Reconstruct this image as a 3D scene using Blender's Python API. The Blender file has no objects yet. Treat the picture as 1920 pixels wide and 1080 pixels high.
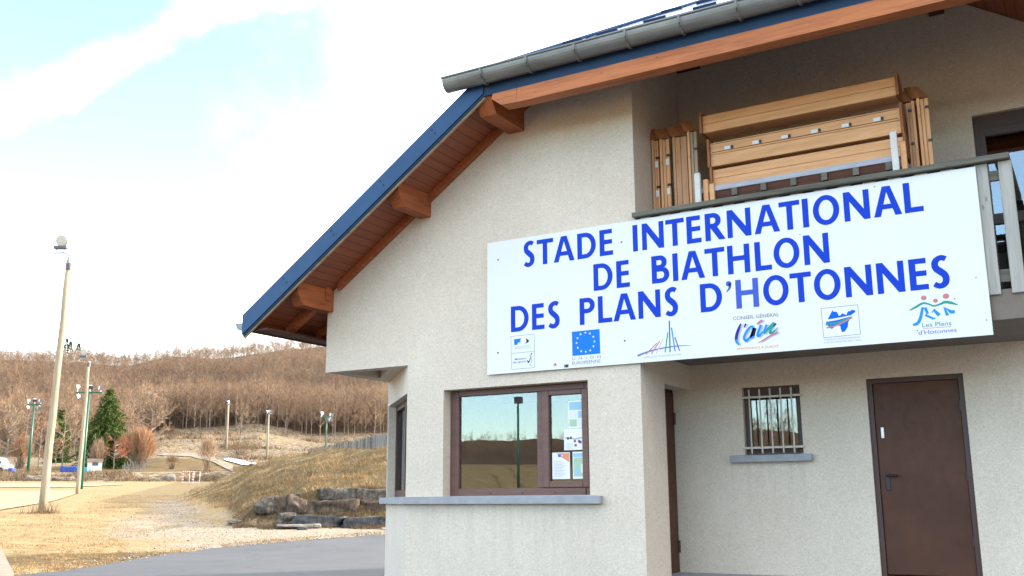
import bpy, bmesh, math, random
import numpy as np
from mathutils import Vector, Matrix
from mathutils.geometry import tessellate_polygon

SC = bpy.context.scene
COL = SC.collection
rad = math.radians

# ------------------------------------------------------------------ camera, sky, sun, exposure
EYE = Vector((0.0, 0.0, 1.4))
CR = ((0.86011643, 0.51007194, -0.00513323),
      (-0.11126657, 0.17778501, -0.97775879),
      (-0.49781471, 0.84155755, 0.20966976))        # camera right, down, forward
FPX = 1850.6                                         # focal length in pixels of a 1920 wide picture
cam_data = bpy.data.cameras.new('camera')
cam = bpy.data.objects.new('camera', cam_data)
COL.objects.link(cam)
cam_data.sensor_width = 36.0
cam_data.lens = FPX / 1920.0 * 36.0
cam_data.clip_start = 0.1
cam_data.clip_end = 6000.0
cam.matrix_world = Matrix(((CR[0][0], -CR[1][0], -CR[2][0], EYE.x),
                           (CR[0][1], -CR[1][1], -CR[2][1], EYE.y),
                           (CR[0][2], -CR[1][2], -CR[2][2], EYE.z),
                           (0, 0, 0, 1)))
SC.camera = cam

SUN_AZ, SUN_EL = 37.0, 15.0
SUN_STRENGTH = 2.2
SKY_STRENGTH = 0.13
EXPOSURE = 2.58

sun_data = bpy.data.lights.new('sun', 'SUN')
sun_data.energy = SUN_STRENGTH
sun_data.angle = rad(0.53)
sun_data.color = (1.0, 0.89, 0.75)
sun = bpy.data.objects.new('sun', sun_data)
COL.objects.link(sun)
sdir = Vector((math.sin(rad(SUN_AZ)) * math.cos(rad(SUN_EL)), math.cos(rad(SUN_AZ)) * math.cos(rad(SUN_EL)), math.sin(rad(SUN_EL))))
sun.location = sdir * 60
sun.rotation_euler = sdir.to_track_quat('Z', 'Y').to_euler()

world = bpy.data.worlds.new('World')
SC.world = world
world.use_nodes = True
wn, wl = world.node_tree.nodes, world.node_tree.links
bg = wn['Background']
bg.inputs['Strength'].default_value = SKY_STRENGTH
sky = wn.new('ShaderNodeTexSky')
sky.sky_type = 'NISHITA'
sky.sun_disc = False
sky.sun_elevation = rad(SUN_EL)
sky.sun_rotation = rad(SUN_AZ)
sky.air_density = 1.0
sky.dust_density = 0.2
sky.ozone_density = 2.0
tc = wn.new('ShaderNodeTexCoord')


def wmath(op, a, b=None, clamp=False):
    n = wn.new('ShaderNodeMath')
    n.operation = op
    n.use_clamp = clamp
    for i, v in enumerate((a, b)):
        if v is None:
            continue
        if isinstance(v, (int, float)):
            n.inputs[i].default_value = v
        else:
            wl.new(v, n.inputs[i])
    return n.outputs[0]


def wdot(vec):
    n = wn.new('ShaderNodeVectorMath')
    n.operation = 'DOT_PRODUCT'
    wl.new(tc.outputs['Generated'], n.inputs[0])
    n.inputs[1].default_value = vec
    return n.outputs['Value']


def wramp(v, lo, hi):
    n = wn.new('ShaderNodeMapRange')
    n.interpolation_type = 'SMOOTHSTEP'
    n.inputs['From Min'].default_value = lo
    n.inputs['From Max'].default_value = hi
    wl.new(v, n.inputs['Value'])
    return n.outputs['Result']


def wnoise(scale, detail, rough, stretch=(1, 1, 1), rot=(0, 0, 0)):
    m = wn.new('ShaderNodeMapping')
    m.inputs['Scale'].default_value = stretch
    m.inputs['Rotation'].default_value = rot
    wl.new(tc.outputs['Generated'], m.inputs['Vector'])
    n = wn.new('ShaderNodeTexNoise')
    n.inputs['Scale'].default_value = scale
    n.inputs['Detail'].default_value = detail
    n.inputs['Roughness'].default_value = rough
    wl.new(m.outputs[0], n.inputs['Vector'])
    return n.outputs['Fac']


def pdir(px, py):
    x, y = (px - 960) / FPX, (py - 540) / FPX
    return Vector([CR[0][i] * x + CR[1][i] * y + CR[2][i] for i in range(3)]).normalized()


# thin bright cloud: thick towards the sun and low down, thin to the north-west, with one drifting condensation trail
fine = wnoise(7.0, 8.0, 0.62)
wide = wnoise(2.2, 5.0, 0.55, (1, 1, 1.8))
tosun = wramp(wdot((math.sin(rad(SUN_AZ)), math.cos(rad(SUN_AZ)), 0.25)), 0.02, 0.62)
sepz = wn.new('ShaderNodeSeparateXYZ')
wl.new(tc.outputs['Generated'], sepz.inputs[0])
high = wramp(sepz.outputs['Z'], 0.05, 0.34)
low = wmath('SUBTRACT', 1.0, high)
veil = wmath('ADD', wmath('MULTIPLY', wide, 0.75), wmath('MULTIPLY', fine, 0.45))
veil = wmath('ADD', veil, wmath('MULTIPLY', tosun, 0.62))
west = wramp(wdot((-0.62, 0.78, 0.05)), 0.2, 0.75)
veil = wmath('ADD', veil, wmath('MULTIPLY', wmath('MULTIPLY', low, west), 0.55))
cloud = wramp(veil, 0.66, 1.22)
d0, d1 = pdir(-60, 208), pdir(700, -95)
trail_axis = d0.cross(d1).normalized()
tdist = wmath('ABSOLUTE', wmath('ADD', wdot(trail_axis), wmath('MULTIPLY', wmath('SUBTRACT', fine, 0.5), 0.085)))
trail = wmath('SUBTRACT', 1.0, wramp(tdist, 0.0, 0.027))
trail = wmath('MULTIPLY', wmath('MULTIPLY', trail, wramp(wdot((-0.72, 0.60, 0.36)), 0.6, 0.85)), wmath('ADD', 0.12, wmath('MULTIPLY', wramp(wnoise(9.0, 7.0, 0.6, (1, 1, 1.6)), 0.34, 0.62), 0.62)))
north = wmath('MULTIPLY', wramp(wdot((-0.25, -0.96, 0.1)), -0.15, 0.45), wmath('MULTIPLY', wramp(sepz.outputs['Z'], 0.16, 0.55), wmath('ADD', 0.24, wmath('MULTIPLY', fine, 0.5))))  # unseen veil behind the camera, added to whiten the light on the facade
cover = wmath('MAXIMUM', wmath('MAXIMUM', cloud, trail, True), north, True)
glow = wramp(wdot(tuple(sdir)), 0.0, 1.0)
cl_val = wmath('ADD', 4.6, wmath('MULTIPLY', glow, 3.0))
ccol = wn.new('ShaderNodeCombineColor')
wl.new(cl_val, ccol.inputs[0])
wl.new(wmath('MULTIPLY', cl_val, 0.975), ccol.inputs[1])
wl.new(wmath('MULTIPLY', cl_val, 0.93), ccol.inputs[2])
wmix = wn.new('ShaderNodeMix')
wmix.data_type = 'RGBA'
wl.new(cover, wmix.inputs['Factor'])
wl.new(sky.outputs[0], wmix.inputs['A'])
wl.new(ccol.outputs[0], wmix.inputs['B'])
wl.new(wmix.outputs['Result'], bg.inputs['Color'])

SC.view_settings.view_transform = 'Standard'
SC.view_settings.look = 'None'
SC.view_settings.exposure = EXPOSURE
SC.view_settings.gamma = 1.0
SC.view_settings.use_curve_mapping = False
SC.cycles.max_bounces = 8
SC.cycles.transparent_max_bounces = 16

# ------------------------------------------------------------------ helpers
ORG = {}


class MB:
    """collects faces; build() links them as one mesh object"""

    def __init__(self):
        self.v, self.f, self.m = [], [], []

    def add(self, vs, fs, mi=0):
        o = len(self.v)
        self.v += [tuple(p) for p in vs]
        self.f += [tuple(i + o for i in f) for f in fs]
        self.m += [mi] * len(fs)
        return self

    def poly(self, pts, mi=0):
        return self.add(pts, [tuple(range(len(pts)))], mi)

    def box(self, x0, x1, y0, y1, z0, z1, mi=0, M=None, bev=0.0):
        if bev > 0:
            return self.cbox(x0, x1, y0, y1, z0, z1, mi, M, bev)
        vs = [(x0, y0, z0), (x1, y0, z0), (x1, y1, z0), (x0, y1, z0), (x0, y0, z1), (x1, y0, z1), (x1, y1, z1), (x0, y1, z1)]
        if M is not None:
            vs = [tuple(M @ Vector(p)) for p in vs]
        return self.add(vs, [(0, 3, 2, 1), (4, 5, 6, 7), (0, 1, 5, 4), (1, 2, 6, 5), (2, 3, 7, 6), (3, 0, 4, 7)], mi)

    def cbox(self, x0, x1, y0, y1, z0, z1, mi, M, b):
        """box with chamfered edges"""
        bm = bmesh.new()
        bmesh.ops.create_cube(bm, size=1.0)
        for v in bm.verts:
            v.co = Vector(((x0 + x1) / 2 + v.co.x * (x1 - x0), (y0 + y1) / 2 + v.co.y * (y1 - y0), (z0 + z1) / 2 + v.co.z * (z1 - z0)))
        bmesh.ops.bevel(bm, geom=bm.edges[:], offset=b, segments=1, affect='EDGES', profile=0.5)
        bm.verts.index_update()
        vs = [tuple(M @ v.co) if M is not None else tuple(v.co) for v in bm.verts]
        fs = [tuple(v.index for v in f.verts) for f in bm.faces]
        bm.free()
        return self.add(vs, fs, mi)

    def prism(self, pts, vec, mi=0):
        n = len(pts)
        vec = Vector(vec)
        a = [Vector(p) for p in pts]
        b = [p + vec for p in a]
        fs = [tuple(range(n))[::-1], tuple(range(n, 2 * n))]
        fs += [(i, (i + 1) % n, (i + 1) % n + n, i + n) for i in range(n)]
        return self.add(a + b, fs, mi)

    def tube(self, pts, r, n=10, mi=0, cap=True):
        pts = [Vector(p) for p in pts]
        rs = r if isinstance(r, (list, tuple)) else [r] * len(pts)
        vs, fs = [], []
        for i, p in enumerate(pts):
            d = (pts[min(i + 1, len(pts) - 1)] - pts[max(i - 1, 0)]).normalized()
            u = d.orthogonal().normalized() if abs(d.z) < 0.9 else Vector((1, 0, 0)).cross(d).normalized()
            w = d.cross(u)
            for k in range(n):
                a = 2 * math.pi * k / n
                vs.append(p + (u * math.cos(a) + w * math.sin(a)) * rs[i])
        for i in range(len(pts) - 1):
            for k in range(n):
                fs.append((i * n + k, i * n + (k + 1) % n, (i + 1) * n + (k + 1) % n, (i + 1) * n + k))
        if cap:
            fs.append(tuple(range(n))[::-1])
            fs.append(tuple(range((len(pts) - 1) * n, len(pts) * n)))
        return self.add(vs, fs, mi)

    def build(self, name, mats, parent=None, smooth=False):
        return mesh_obj(name, self.v, self.f, mats, parent, self.m, smooth)


def mesh_obj(name, verts, faces, mats, parent=None, mi=None, smooth=False):
    me = bpy.data.meshes.new(name)
    org = ORG.get(parent, Vector((0, 0, 0))) if parent is not None else Vector((0, 0, 0))
    if len(verts) and org.length:
        verts = [(p[0] - org.x, p[1] - org.y, p[2] - org.z) for p in verts]
    me.from_pydata([tuple(p) for p in verts], [], faces)
    if not isinstance(mats, (list, tuple)):
        mats = [mats]
    for m in mats:
        me.materials.append(m)
    if mi is not None and len(mats) > 1:
        me.polygons.foreach_set('material_index', mi)
    if smooth:
        me.polygons.foreach_set('use_smooth', [True] * len(me.polygons))
    me.update()
    o = bpy.data.objects.new(name, me)
    COL.objects.link(o)
    if parent is not None:
        o.parent = parent
        ORG[o] = org
    return o


def np_mesh(name, V, F, mat, parent=None):
    """V (n,3) float array, F (m,k) int array, all faces the same size; V already local"""
    me = bpy.data.meshes.new(name)
    k = F.shape[1]
    me.vertices.add(len(V))
    me.vertices.foreach_set('co', np.ascontiguousarray(V, dtype=np.float32).ravel())
    me.loops.add(F.size)
    me.loops.foreach_set('vertex_index', np.ascontiguousarray(F, dtype=np.int32).ravel())
    me.polygons.add(len(F))
    me.polygons.foreach_set('loop_start', np.arange(0, F.size, k, dtype=np.int32))
    me.polygons.foreach_set('loop_total', np.full(len(F), k, dtype=np.int32))
    me.materials.append(mat)
    me.update(calc_edges=True)
    me.validate()
    o = bpy.data.objects.new(name, me)
    COL.objects.link(o)
    if parent is not None:
        o.parent = parent
    return o


def tag(o, label=None, cat=None, group=None, kind=None):
    if label: o['label'] = label
    if cat: o['category'] = cat
    if group: o['group'] = group
    if kind: o['kind'] = kind
    return o


def thing(name, label, cat, loc, group=None):
    o = bpy.data.objects.new(name, None)
    o.empty_display_size = 0.3
    COL.objects.link(o)
    o.location = loc
    ORG[o] = Vector(loc)
    return tag(o, label, cat, group)


def copy_thing(o):
    c = o.copy()
    COL.objects.link(c)
    for ch in [k for k in bpy.data.objects if k.parent == o]:
        d = ch.copy()
        COL.objects.link(d)
        d.parent = c
        for g in [k for k in bpy.data.objects if k.parent == ch]:
            e = g.copy()
            COL.objects.link(e)
            e.parent = d
    return c


# ------------------------------------------------------------------ materials
def new_mat(name):
    m = bpy.data.materials.new(name)
    m.use_nodes = True
    nt = m.node_tree
    return m, nt, nt.nodes['Principled BSDF']


def node(nt, kind, **kw):
    n = nt.nodes.new(kind)
    for k, v in kw.items():
        setattr(n, k, v)
    return n


def lnk(nt, a, b):
    nt.links.new(a, b)


def nmath(nt, op, a, b=None, clamp=False):
    n = nt.nodes.new('ShaderNodeMath')
    n.operation = op
    n.use_clamp = clamp
    for i, v in enumerate((a, b)):
        if v is None:
            continue
        if isinstance(v, (int, float)):
            n.inputs[i].default_value = v
        else:
            nt.links.new(v, n.inputs[i])
    return n.outputs[0]


def position(nt, obj=False):
    if obj:
        return nt.nodes.new('ShaderNodeTexCoord').outputs['Object']
    return nt.nodes.new('ShaderNodeNewGeometry').outputs['Position']


def scaled(nt, vec, s):
    m = nt.nodes.new('ShaderNodeMapping')
    m.inputs['Scale'].default_value = s
    nt.links.new(vec, m.inputs['Vector'])
    return m.outputs[0]


def noise(nt, vec, scale, detail=4, rough=0.55, dist=0.0):
    n = nt.nodes.new('ShaderNodeTexNoise')
    n.inputs['Scale'].default_value = scale
    n.inputs['Detail'].default_value = detail
    n.inputs['Roughness'].default_value = rough
    n.inputs['Distortion'].default_value = dist
    nt.links.new(vec, n.inputs['Vector'])
    return n.outputs['Fac']


def ramp(nt, fac, stops):
    n = nt.nodes.new('ShaderNodeValToRGB')
    e = n.color_ramp.elements
    while len(e) < len(stops):
        e.new(0.5)
    for el, (p, c) in zip(e, stops):
        el.position = p
        el.color = (c[0], c[1], c[2], 1)
    nt.links.new(fac, n.inputs['Fac'])
    return n.outputs['Color']


def mixc(nt, fac, a, b, blend='MIX'):
    n = nt.nodes.new('ShaderNodeMix')
    n.data_type = 'RGBA'
    n.blend_type = blend
    for key, v in (('Factor', fac), ('A', a), ('B', b)):
        if isinstance(v, (int, float)):
            n.inputs[key].default_value = v
        elif isinstance(v, tuple):
            n.inputs[key].default_value = (v[0], v[1], v[2], 1)
        else:
            nt.links.new(v, n.inputs[key])
    return n.outputs['Result']


def bump(nt, bsdf, h, strength, dist):
    b = nt.nodes.new('ShaderNodeBump')
    b.inputs['Strength'].default_value = strength
    b.inputs['Distance'].default_value = dist
    nt.links.new(h, b.inputs['Height'])
    nt.links.new(b.outputs[0], bsdf.inputs['Normal'])


def simple(name, c0, c1=None, scale=8.0, rough=0.7, metal=0.0, stretch=(1, 1, 1), bmp=0.0, obj=True, spec=0.5, detail=5):
    """two tones of one colour mottled by noise"""
    m, nt, b = new_mat(name)
    if c1 is None:
        c1 = tuple(x * 0.82 for x in c0)
    v = scaled(nt, position(nt, obj), stretch)
    n = noise(nt, v, scale, detail, 0.6)
    lnk(nt, ramp(nt, n, [(0.3, c1), (0.7, c0)]), b.inputs['Base Color'])
    b.inputs['Roughness'].default_value = rough
    b.inputs['Metallic'].default_value = metal
    b.inputs['Specular IOR Level'].default_value = spec
    if bmp:
        bump(nt, b, n, bmp, 0.01)
    return m


def wood(name, light, dark, axis='X', rough=0.65, knots=0.0, gap=0.0, weather=None, spec=0.3):
    """planed timber: grain drawn out along one axis, darker knots"""
    m, nt, b = new_mat(name)
    pos = position(nt, True)
    st = {'X': (0.9, 14, 14), 'Y': (14, 0.9, 14), 'Z': (14, 14, 0.9)}[axis]
    v = scaled(nt, pos, st)
    n = noise(nt, v, 2.2, 6, 0.62, 0.6)
    big = noise(nt, scaled(nt, pos, tuple(s * 0.22 for s in st)), 3.0, 3, 0.5)
    f = nmath(nt, 'ADD', nmath(nt, 'MULTIPLY', n, 0.65), nmath(nt, 'MULTIPLY', big, 0.4))
    c = ramp(nt, f, [(0.36, dark), (0.62, light)])
    if knots:
        vo = nt.nodes.new('ShaderNodeTexVoronoi')
        vo.inputs['Scale'].default_value = 2.3
        kst = {'X': (1.6, 4.2, 4.2), 'Y': (4.2, 1.6, 4.2), 'Z': (4.2, 4.2, 1.6)}[axis]
        lnk(nt, scaled(nt, pos, kst), vo.inputs['Vector'])
        k = nt.nodes.new('ShaderNodeMapRange')
        k.inputs['From Min'].default_value = 0.05
        k.inputs['From Max'].default_value = 0.13
        k.inputs['To Min'].default_value = knots
        k.inputs['To Max'].default_value = 0.0
        lnk(nt, vo.outputs['Distance'], k.inputs['Value'])
        c = mixc(nt, k.outputs[0], c, tuple(x * 0.35 for x in dark))
    lnk(nt, c, b.inputs['Base Color'])
    b.inputs['Roughness'].default_value = rough
    b.inputs['Specular IOR Level'].default_value = spec
    bump(nt, b, n, 0.25, 0.004)
    return m


def make_render_coat():
    """scraped roughcast: pale raised crumbs over a darker beige ground"""
    m, nt, b = new_mat('scraped_roughcast')
    pos = position(nt)
    warp = noise(nt, pos, 26, 2, 0.5)
    n1 = noise(nt, pos, 44, 5, 0.72, 2.0)
    n2 = noise(nt, pos, 120, 3, 0.6)
    big = noise(nt, pos, 0.9, 4, 0.6)
    streak = noise(nt, scaled(nt, pos, (3.0, 3.0, 0.35)), 1.4, 4, 0.6)
    h = nmath(nt, 'ADD', nmath(nt, 'MULTIPLY', n1, 0.75), nmath(nt, 'MULTIPLY', n2, 0.35))
    c = ramp(nt, h, [(0.39, (0.53, 0.44, 0.345)), (0.52, (0.695, 0.59, 0.482)), (0.64, (0.85, 0.755, 0.645))])
    tone = ramp(nt, big, [(0.3, (0.90, 0.89, 0.87)), (0.7, (1.0, 1.0, 1.0))])
    c = mixc(nt, 1.0, c, tone, 'MULTIPLY')
    c = mixc(nt, nmath(nt, 'MULTIPLY', streak, 0.20), c, (0.38, 0.33, 0.26))
    # rain streaks that run down from the two sills and from the end of the balcony rail
    sp = nt.nodes.new('ShaderNodeSeparateXYZ')
    lnk(nt, pos, sp.inputs[0])
    run = noise(nt, scaled(nt, pos, (9.0, 9.0, 0.5)), 1.6, 5, 0.65)
    tot = None
    for x0, x1, z0, ln in ((-7.4, -4.7, 1.36, 0.9), (-3.78, -2.80, 1.81, 0.8), (-4.30, -4.18, 4.5, 0.9), (-8.75, -7.3, 3.05, 0.5)):
        f = nmath(nt, 'MULTIPLY', nmath(nt, 'GREATER_THAN', sp.outputs['X'], x0), nmath(nt, 'LESS_THAN', sp.outputs['X'], x1))
        dz = nmath(nt, 'DIVIDE', nmath(nt, 'SUBTRACT', z0, sp.outputs['Z']), ln)
        f = nmath(nt, 'MULTIPLY', f, nmath(nt, 'MULTIPLY', nmath(nt, 'GREATER_THAN', dz, 0.0), nmath(nt, 'SUBTRACT', 1.0, dz, True)))
        tot = f if tot is None else nmath(nt, 'ADD', tot, f)
    stain = nmath(nt, 'MULTIPLY', tot, nmath(nt, 'MULTIPLY', nmath(nt, 'SUBTRACT', run, 0.46, True), 1.1, True), True)
    c = mixc(nt, stain, c, (0.34, 0.31, 0.26))
    lnk(nt, c, b.inputs['Base Color'])
    b.inputs['Roughness'].default_value = 0.95
    b.inputs['Specular IOR Level'].default_value = 0.15
    bump(nt, b, h, 0.55, 0.012)
    return m


def make_soffit():
    """stained tongue-and-groove boards running out from the wall"""
    m, nt, b = new_mat('stained_soffit_boards')
    pos = position(nt)
    sp = nt.nodes.new('ShaderNodeSeparateXYZ')
    lnk(nt, pos, sp.inputs[0])
    w = nmath(nt, 'MULTIPLY', sp.outputs['X'], 1 / 0.098)
    fr = nmath(nt, 'FRACT', w)
    groove = nmath(nt, 'LESS_THAN', fr, 0.07)
    idn = noise(nt, scaled(nt, pos, (10.2, 0.6, 0.0)), 1.0, 2, 0.5)
    g = noise(nt, scaled(nt, pos, (16, 0.8, 16)), 2.0, 5, 0.6)
    c = ramp(nt, nmath(nt, 'ADD', nmath(nt, 'MULTIPLY', idn, 0.6), nmath(nt, 'MULTIPLY', g, 0.4)),
             [(0.3, (0.20, 0.050, 0.018)), (0.7, (0.33, 0.088, 0.033))])
    c = mixc(nt, groove, c, (0.04, 0.012, 0.006))
    lnk(nt, c, b.inputs['Base Color'])
    b.inputs['Roughness'].default_value = 0.55
    return m


def make_glass(name, fac, tint=(0.85, 0.9, 0.9)):
    m, nt, b = new_mat(name)
    nt.nodes.remove(b)
    out = nt.nodes['Material Output']
    tr = nt.nodes.new('ShaderNodeBsdfTransparent')
    tr.inputs['Color'].default_value = (tint[0], tint[1], tint[2], 1)
    gl = nt.nodes.new('ShaderNodeBsdfGlossy')
    gl.inputs['Roughness'].default_value = 0.0
    gl.inputs['Color'].default_value = (0.93, 0.97, 1.0, 1)
    lw = nt.nodes.new('ShaderNodeLayerWeight')
    lw.inputs['Blend'].default_value = 0.5
    f = nmath(nt, 'ADD', fac, nmath(nt, 'MULTIPLY', nmath(nt, 'POWER', lw.outputs['Facing'], 4.0), 0.7), True)
    mx = nt.nodes.new('ShaderNodeMixShader')
    lnk(nt, f, mx.inputs[0])
    lnk(nt, tr.outputs[0], mx.inputs[1])
    lnk(nt, gl.outputs[0], mx.inputs[2])
    lnk(nt, mx.outputs[0], out.inputs['Surface'])
    return m


def leafy(name, stops, scale=0.5, transl=0.25, rough=0.8):
    """twigs, needles and grass: tone varies from clump to clump"""
    m, nt, b = new_mat(name)
    n = noise(nt, position(nt), scale, 4, 0.65)
    lnk(nt, ramp(nt, n, stops), b.inputs['Base Color'])
    b.inputs['Roughness'].default_value = rough
    b.inputs['Specular IOR Level'].default_value = 0.1
    return m


M_COAT = make_render_coat()
M_SOFFIT = make_soffit()
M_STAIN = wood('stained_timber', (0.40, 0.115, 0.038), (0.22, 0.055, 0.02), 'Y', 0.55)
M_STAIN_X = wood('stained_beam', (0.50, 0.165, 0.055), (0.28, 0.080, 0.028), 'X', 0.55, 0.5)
M_DARKWOOD = wood('shaded_rafter_timber', (0.10, 0.035, 0.018), (0.05, 0.018, 0.01), 'X', 0.7)  # darker copy of the stained timber, shade put into its colour
M_PINE = wood('pine', (0.80, 0.43, 0.205), (0.62, 0.305, 0.135), 'X', 0.6, 0.8)
M_PINE_END = wood('pine_end_grain', (0.36, 0.15, 0.06), (0.22, 0.085, 0.035), 'Z', 0.7)
M_PINE_OLD = wood('weathered_pine', (0.50, 0.36, 0.235), (0.33, 0.21, 0.13), 'X', 0.75, 0.7)
M_GREYWOOD_X = wood('grey_weathered_rail', (0.17, 0.16, 0.13), (0.085, 0.08, 0.062), 'X', 0.85, 0.5)
M_GREYWOOD_Z = wood('grey_weathered_board', (0.42, 0.40, 0.36), (0.26, 0.245, 0.215), 'Z', 0.85, 0.6)
M_SHELF = simple('grey_painted_plank', (0.46, 0.46, 0.50), (0.36, 0.36, 0.40), 6, 0.7, stretch=(1, 6, 6))
M_WHITEWOOD = simple('white_painted_wood', (0.66, 0.64, 0.60), (0.56, 0.54, 0.50), 5, 0.6)
M_BLUE = simple('blue_coated_steel', (0.017, 0.064, 0.155), (0.013, 0.052, 0.130), 3, 0.45, spec=0.25)
M_BLUEDARK = simple('dark_blue_coated_steel', (0.014, 0.042, 0.092), (0.011, 0.034, 0.075), 3, 0.5, spec=0.2)
M_ZINC = simple('zinc_gutter', (0.235, 0.235, 0.215), (0.14, 0.14, 0.133), 2.2, 0.40, 0.35, (1, 4, 4))
M_TILE = simple('pale_blue_metal_tile', (0.42, 0.46, 0.62), (0.34, 0.38, 0.54), 4, 0.4, 0.2)
M_FRAME = wood('brown_window_frame', (0.165, 0.090, 0.074), (0.125, 0.065, 0.053), 'X', 0.42)
M_FRAMEDARK = simple('dark_brown_frame', (0.060, 0.022, 0.015), (0.045, 0.017, 0.012), 6, 0.45)


def make_door_paint():
    """brown paint on a steel leaf: uneven sheen, a few pale scuffs"""
    m, nt, b = new_mat('brown_painted_steel')
    pos = position(nt, True)
    big = noise(nt, pos, 1.8, 6, 0.6)
    fine_ = noise(nt, pos, 9, 6, 0.7)
    c = ramp(nt, big, [(0.32, (0.064, 0.024, 0.013)), (0.68, (0.098, 0.037, 0.020))])
    sc = noise(nt, scaled(nt, pos, (5, 5, 1.6)), 7.0, 8, 0.8, 1.2)
    k = nt.nodes.new('ShaderNodeMapRange')
    k.inputs['From Min'].default_value = 0.70
    k.inputs['From Max'].default_value = 0.78
    k.inputs['To Max'].default_value = 0.55
    lnk(nt, sc, k.inputs['Value'])
    c = mixc(nt, k.outputs[0], c, (0.24, 0.15, 0.11))
    lnk(nt, c, b.inputs['Base Color'])
    r_ = ramp(nt, fine_, [(0.3, (0.36, 0.36, 0.36)), (0.7, (0.58, 0.58, 0.58))])
    lnk(nt, r_, b.inputs['Roughness'])
    b.inputs['Specular IOR Level'].default_value = 0.25
    bump(nt, b, big, 0.12, 0.02)
    return m


M_DOOR = make_door_paint()
M_CONC = simple('grey_concrete', (0.36, 0.365, 0.385), (0.28, 0.285, 0.305), 9, 0.9, bmp=0.2)
M_SLAB = simple('balcony_concrete', (0.20, 0.165, 0.135), (0.16, 0.13, 0.105), 5, 0.9)
M_BAR = simple('cream_painted_bar', (0.60, 0.56, 0.48), (0.52, 0.47, 0.40), 8, 0.5)
M_BLACK = simple('black_plastic', (0.012, 0.012, 0.014), (0.008, 0.008, 0.009), 8, 0.4)
M_INOX = simple('brushed_metal', (0.62, 0.62, 0.63), (0.5, 0.5, 0.52), 12, 0.35, 0.8)
M_GLASS = make_glass('window_glass', 0.085)
M_GLASS2 = make_glass('balcony_door_glass', 0.13)
M_ROOM = simple('dim_interior', (0.10, 0.09, 0.08), (0.075, 0.068, 0.06), 1.0, 0.9)
M_PANEL = simple('white_sign_sheet', (0.74, 0.745, 0.75), (0.715, 0.72, 0.73), 1.2, 0.5, spec=0.2)
M_PAPER = simple('paper', (0.80, 0.80, 0.79), (0.77, 0.77, 0.77), 3, 0.8)


def flat(name, c, rough=0.5):
    return simple(name, c, tuple(x * 0.94 for x in c), 3.0, rough, spec=0.12)


P_BLUE = flat('sign_letter_blue', (0.006, 0.048, 0.50))
P_BLUEFADE = flat('faded_letter_blue', (0.06, 0.11, 0.52))
P_FLAG = flat('flag_blue', (0.012, 0.19, 0.85))
P_SKYBLUE = flat('logo_sky_blue', (0.02, 0.27, 0.85))
P_MAPBLUE = flat('logo_map_blue', (0.0, 0.12, 0.78))
P_NAVY = flat('logo_navy', (0.03, 0.035, 0.22))
P_WHITE = flat('print_white', (0.74, 0.745, 0.75))
P_TEAL = flat('logo_teal', (0.03, 0.30, 0.25))
P_GREEN = flat('logo_green', (0.02, 0.22, 0.13))
P_RED = flat('logo_red', (0.55, 0.20, 0.20))
P_PINK = flat('logo_pink', (0.80, 0.50, 0.50))
P_LILAC = flat('logo_lilac_shadow', (0.45, 0.47, 0.78))
P_GREY = flat('print_grey', (0.25, 0.26, 0.30))
P_LGREY = flat('print_light_grey', (0.45, 0.47, 0.52))
P_DARK = flat('print_dark', (0.05, 0.045, 0.06))
P_BROWN = flat('print_brown_orange', (0.50, 0.22, 0.11))
P_CREAM = flat('print_cream', (0.83, 0.74, 0.64))
P_PURPLE = flat('print_purple', (0.18, 0.18, 0.50))


# ------------------------------------------------------------------ the chalet
YF, YR = 9.9, 11.4            # front wall, recessed wall behind the balcony
XL, XC, XR = -8.72, -4.24, 3.2  # left side, inner edge of the front wall, right side
YB = 22.0


def zs(x):                    # underside of the roof boarding, left slope
    return 10.01 + 0.68 * x


def zsr(x):                   # right slope
    return 6.32 - 0.66 * x


def hipz(y):                  # underside of the half-hip boarding
    return 6.10 + 0.62 * (y - 9.1)


def plate(mb, o, u, v, outer, holes=(), mi=0, inward=None, open_reveals=()):
    """flat wall with openings; each opening gets reveal faces going inward"""
    o, u, v = Vector(o), Vector(u), Vector(v)
    rings = [list(outer)] + [list(h) for h in holes]
    flatp = [p for r in rings for p in r]
    tris = tessellate_polygon([[Vector((p[0], p[1], 0)) for p in r] for r in rings])
    mb.add([o + u * p[0] + v * p[1] for p in flatp], tris, mi)
    if inward is not None:
        w = Vector(inward)
        for h in holes:
            q = [o + u * p[0] + v * p[1] for p in h]
            for i in range(len(q)):
                a, b = q[i], q[(i + 1) % len(q)]
                mb.poly([a, b, b + w, a + w], mi)


def rect(a, b, c, d):
    return [(a, c), (b, c), (b, d), (a, d)]


chalet = thing('chalet', 'beige roughcast chalet with brown timber eaves, blue roof edging and a balcony', 'building', (-2.75, 9.9, 0.0))

w = MB()
# front wall
plate(w, (0, YF, 0), (1, 0, 0), (0, 0, 1),
      [(-7.37, -0.6), (XC, -0.6), (XC, 6.47), (-5.2, 6.47), (XL, 4.075), (XL, 3.05), (-7.37, 3.05)],
      [rect(-6.83, -4.88, 1.44, 2.705)], 0, (0, 0.2, 0))
# chamfered corner with its window opening
cu = Vector((-1.35, 1.35, 0)).normalized()
cn = Vector((1, 1, 0)).normalized() * 0.19
CHL = math.hypot(1.35, 1.35)
plate(w, (-7.37, YF, 0), cu, (0, 0, 1), rect(0, CHL, -0.6, 3.05), [rect(0.05, CHL - 0.06, 1.44, 2.705)], 0, cn)
# left side
w.poly([(XL, 11.25, -0.6), (XL, 11.25, 3.05), (XL, YB, 3.05), (XL, YB, -0.6)])
w.poly([(XL, YF, 3.05), (XL, YF, 4.075), (XL, YB, 4.075), (XL, YB, 3.05)])
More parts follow.
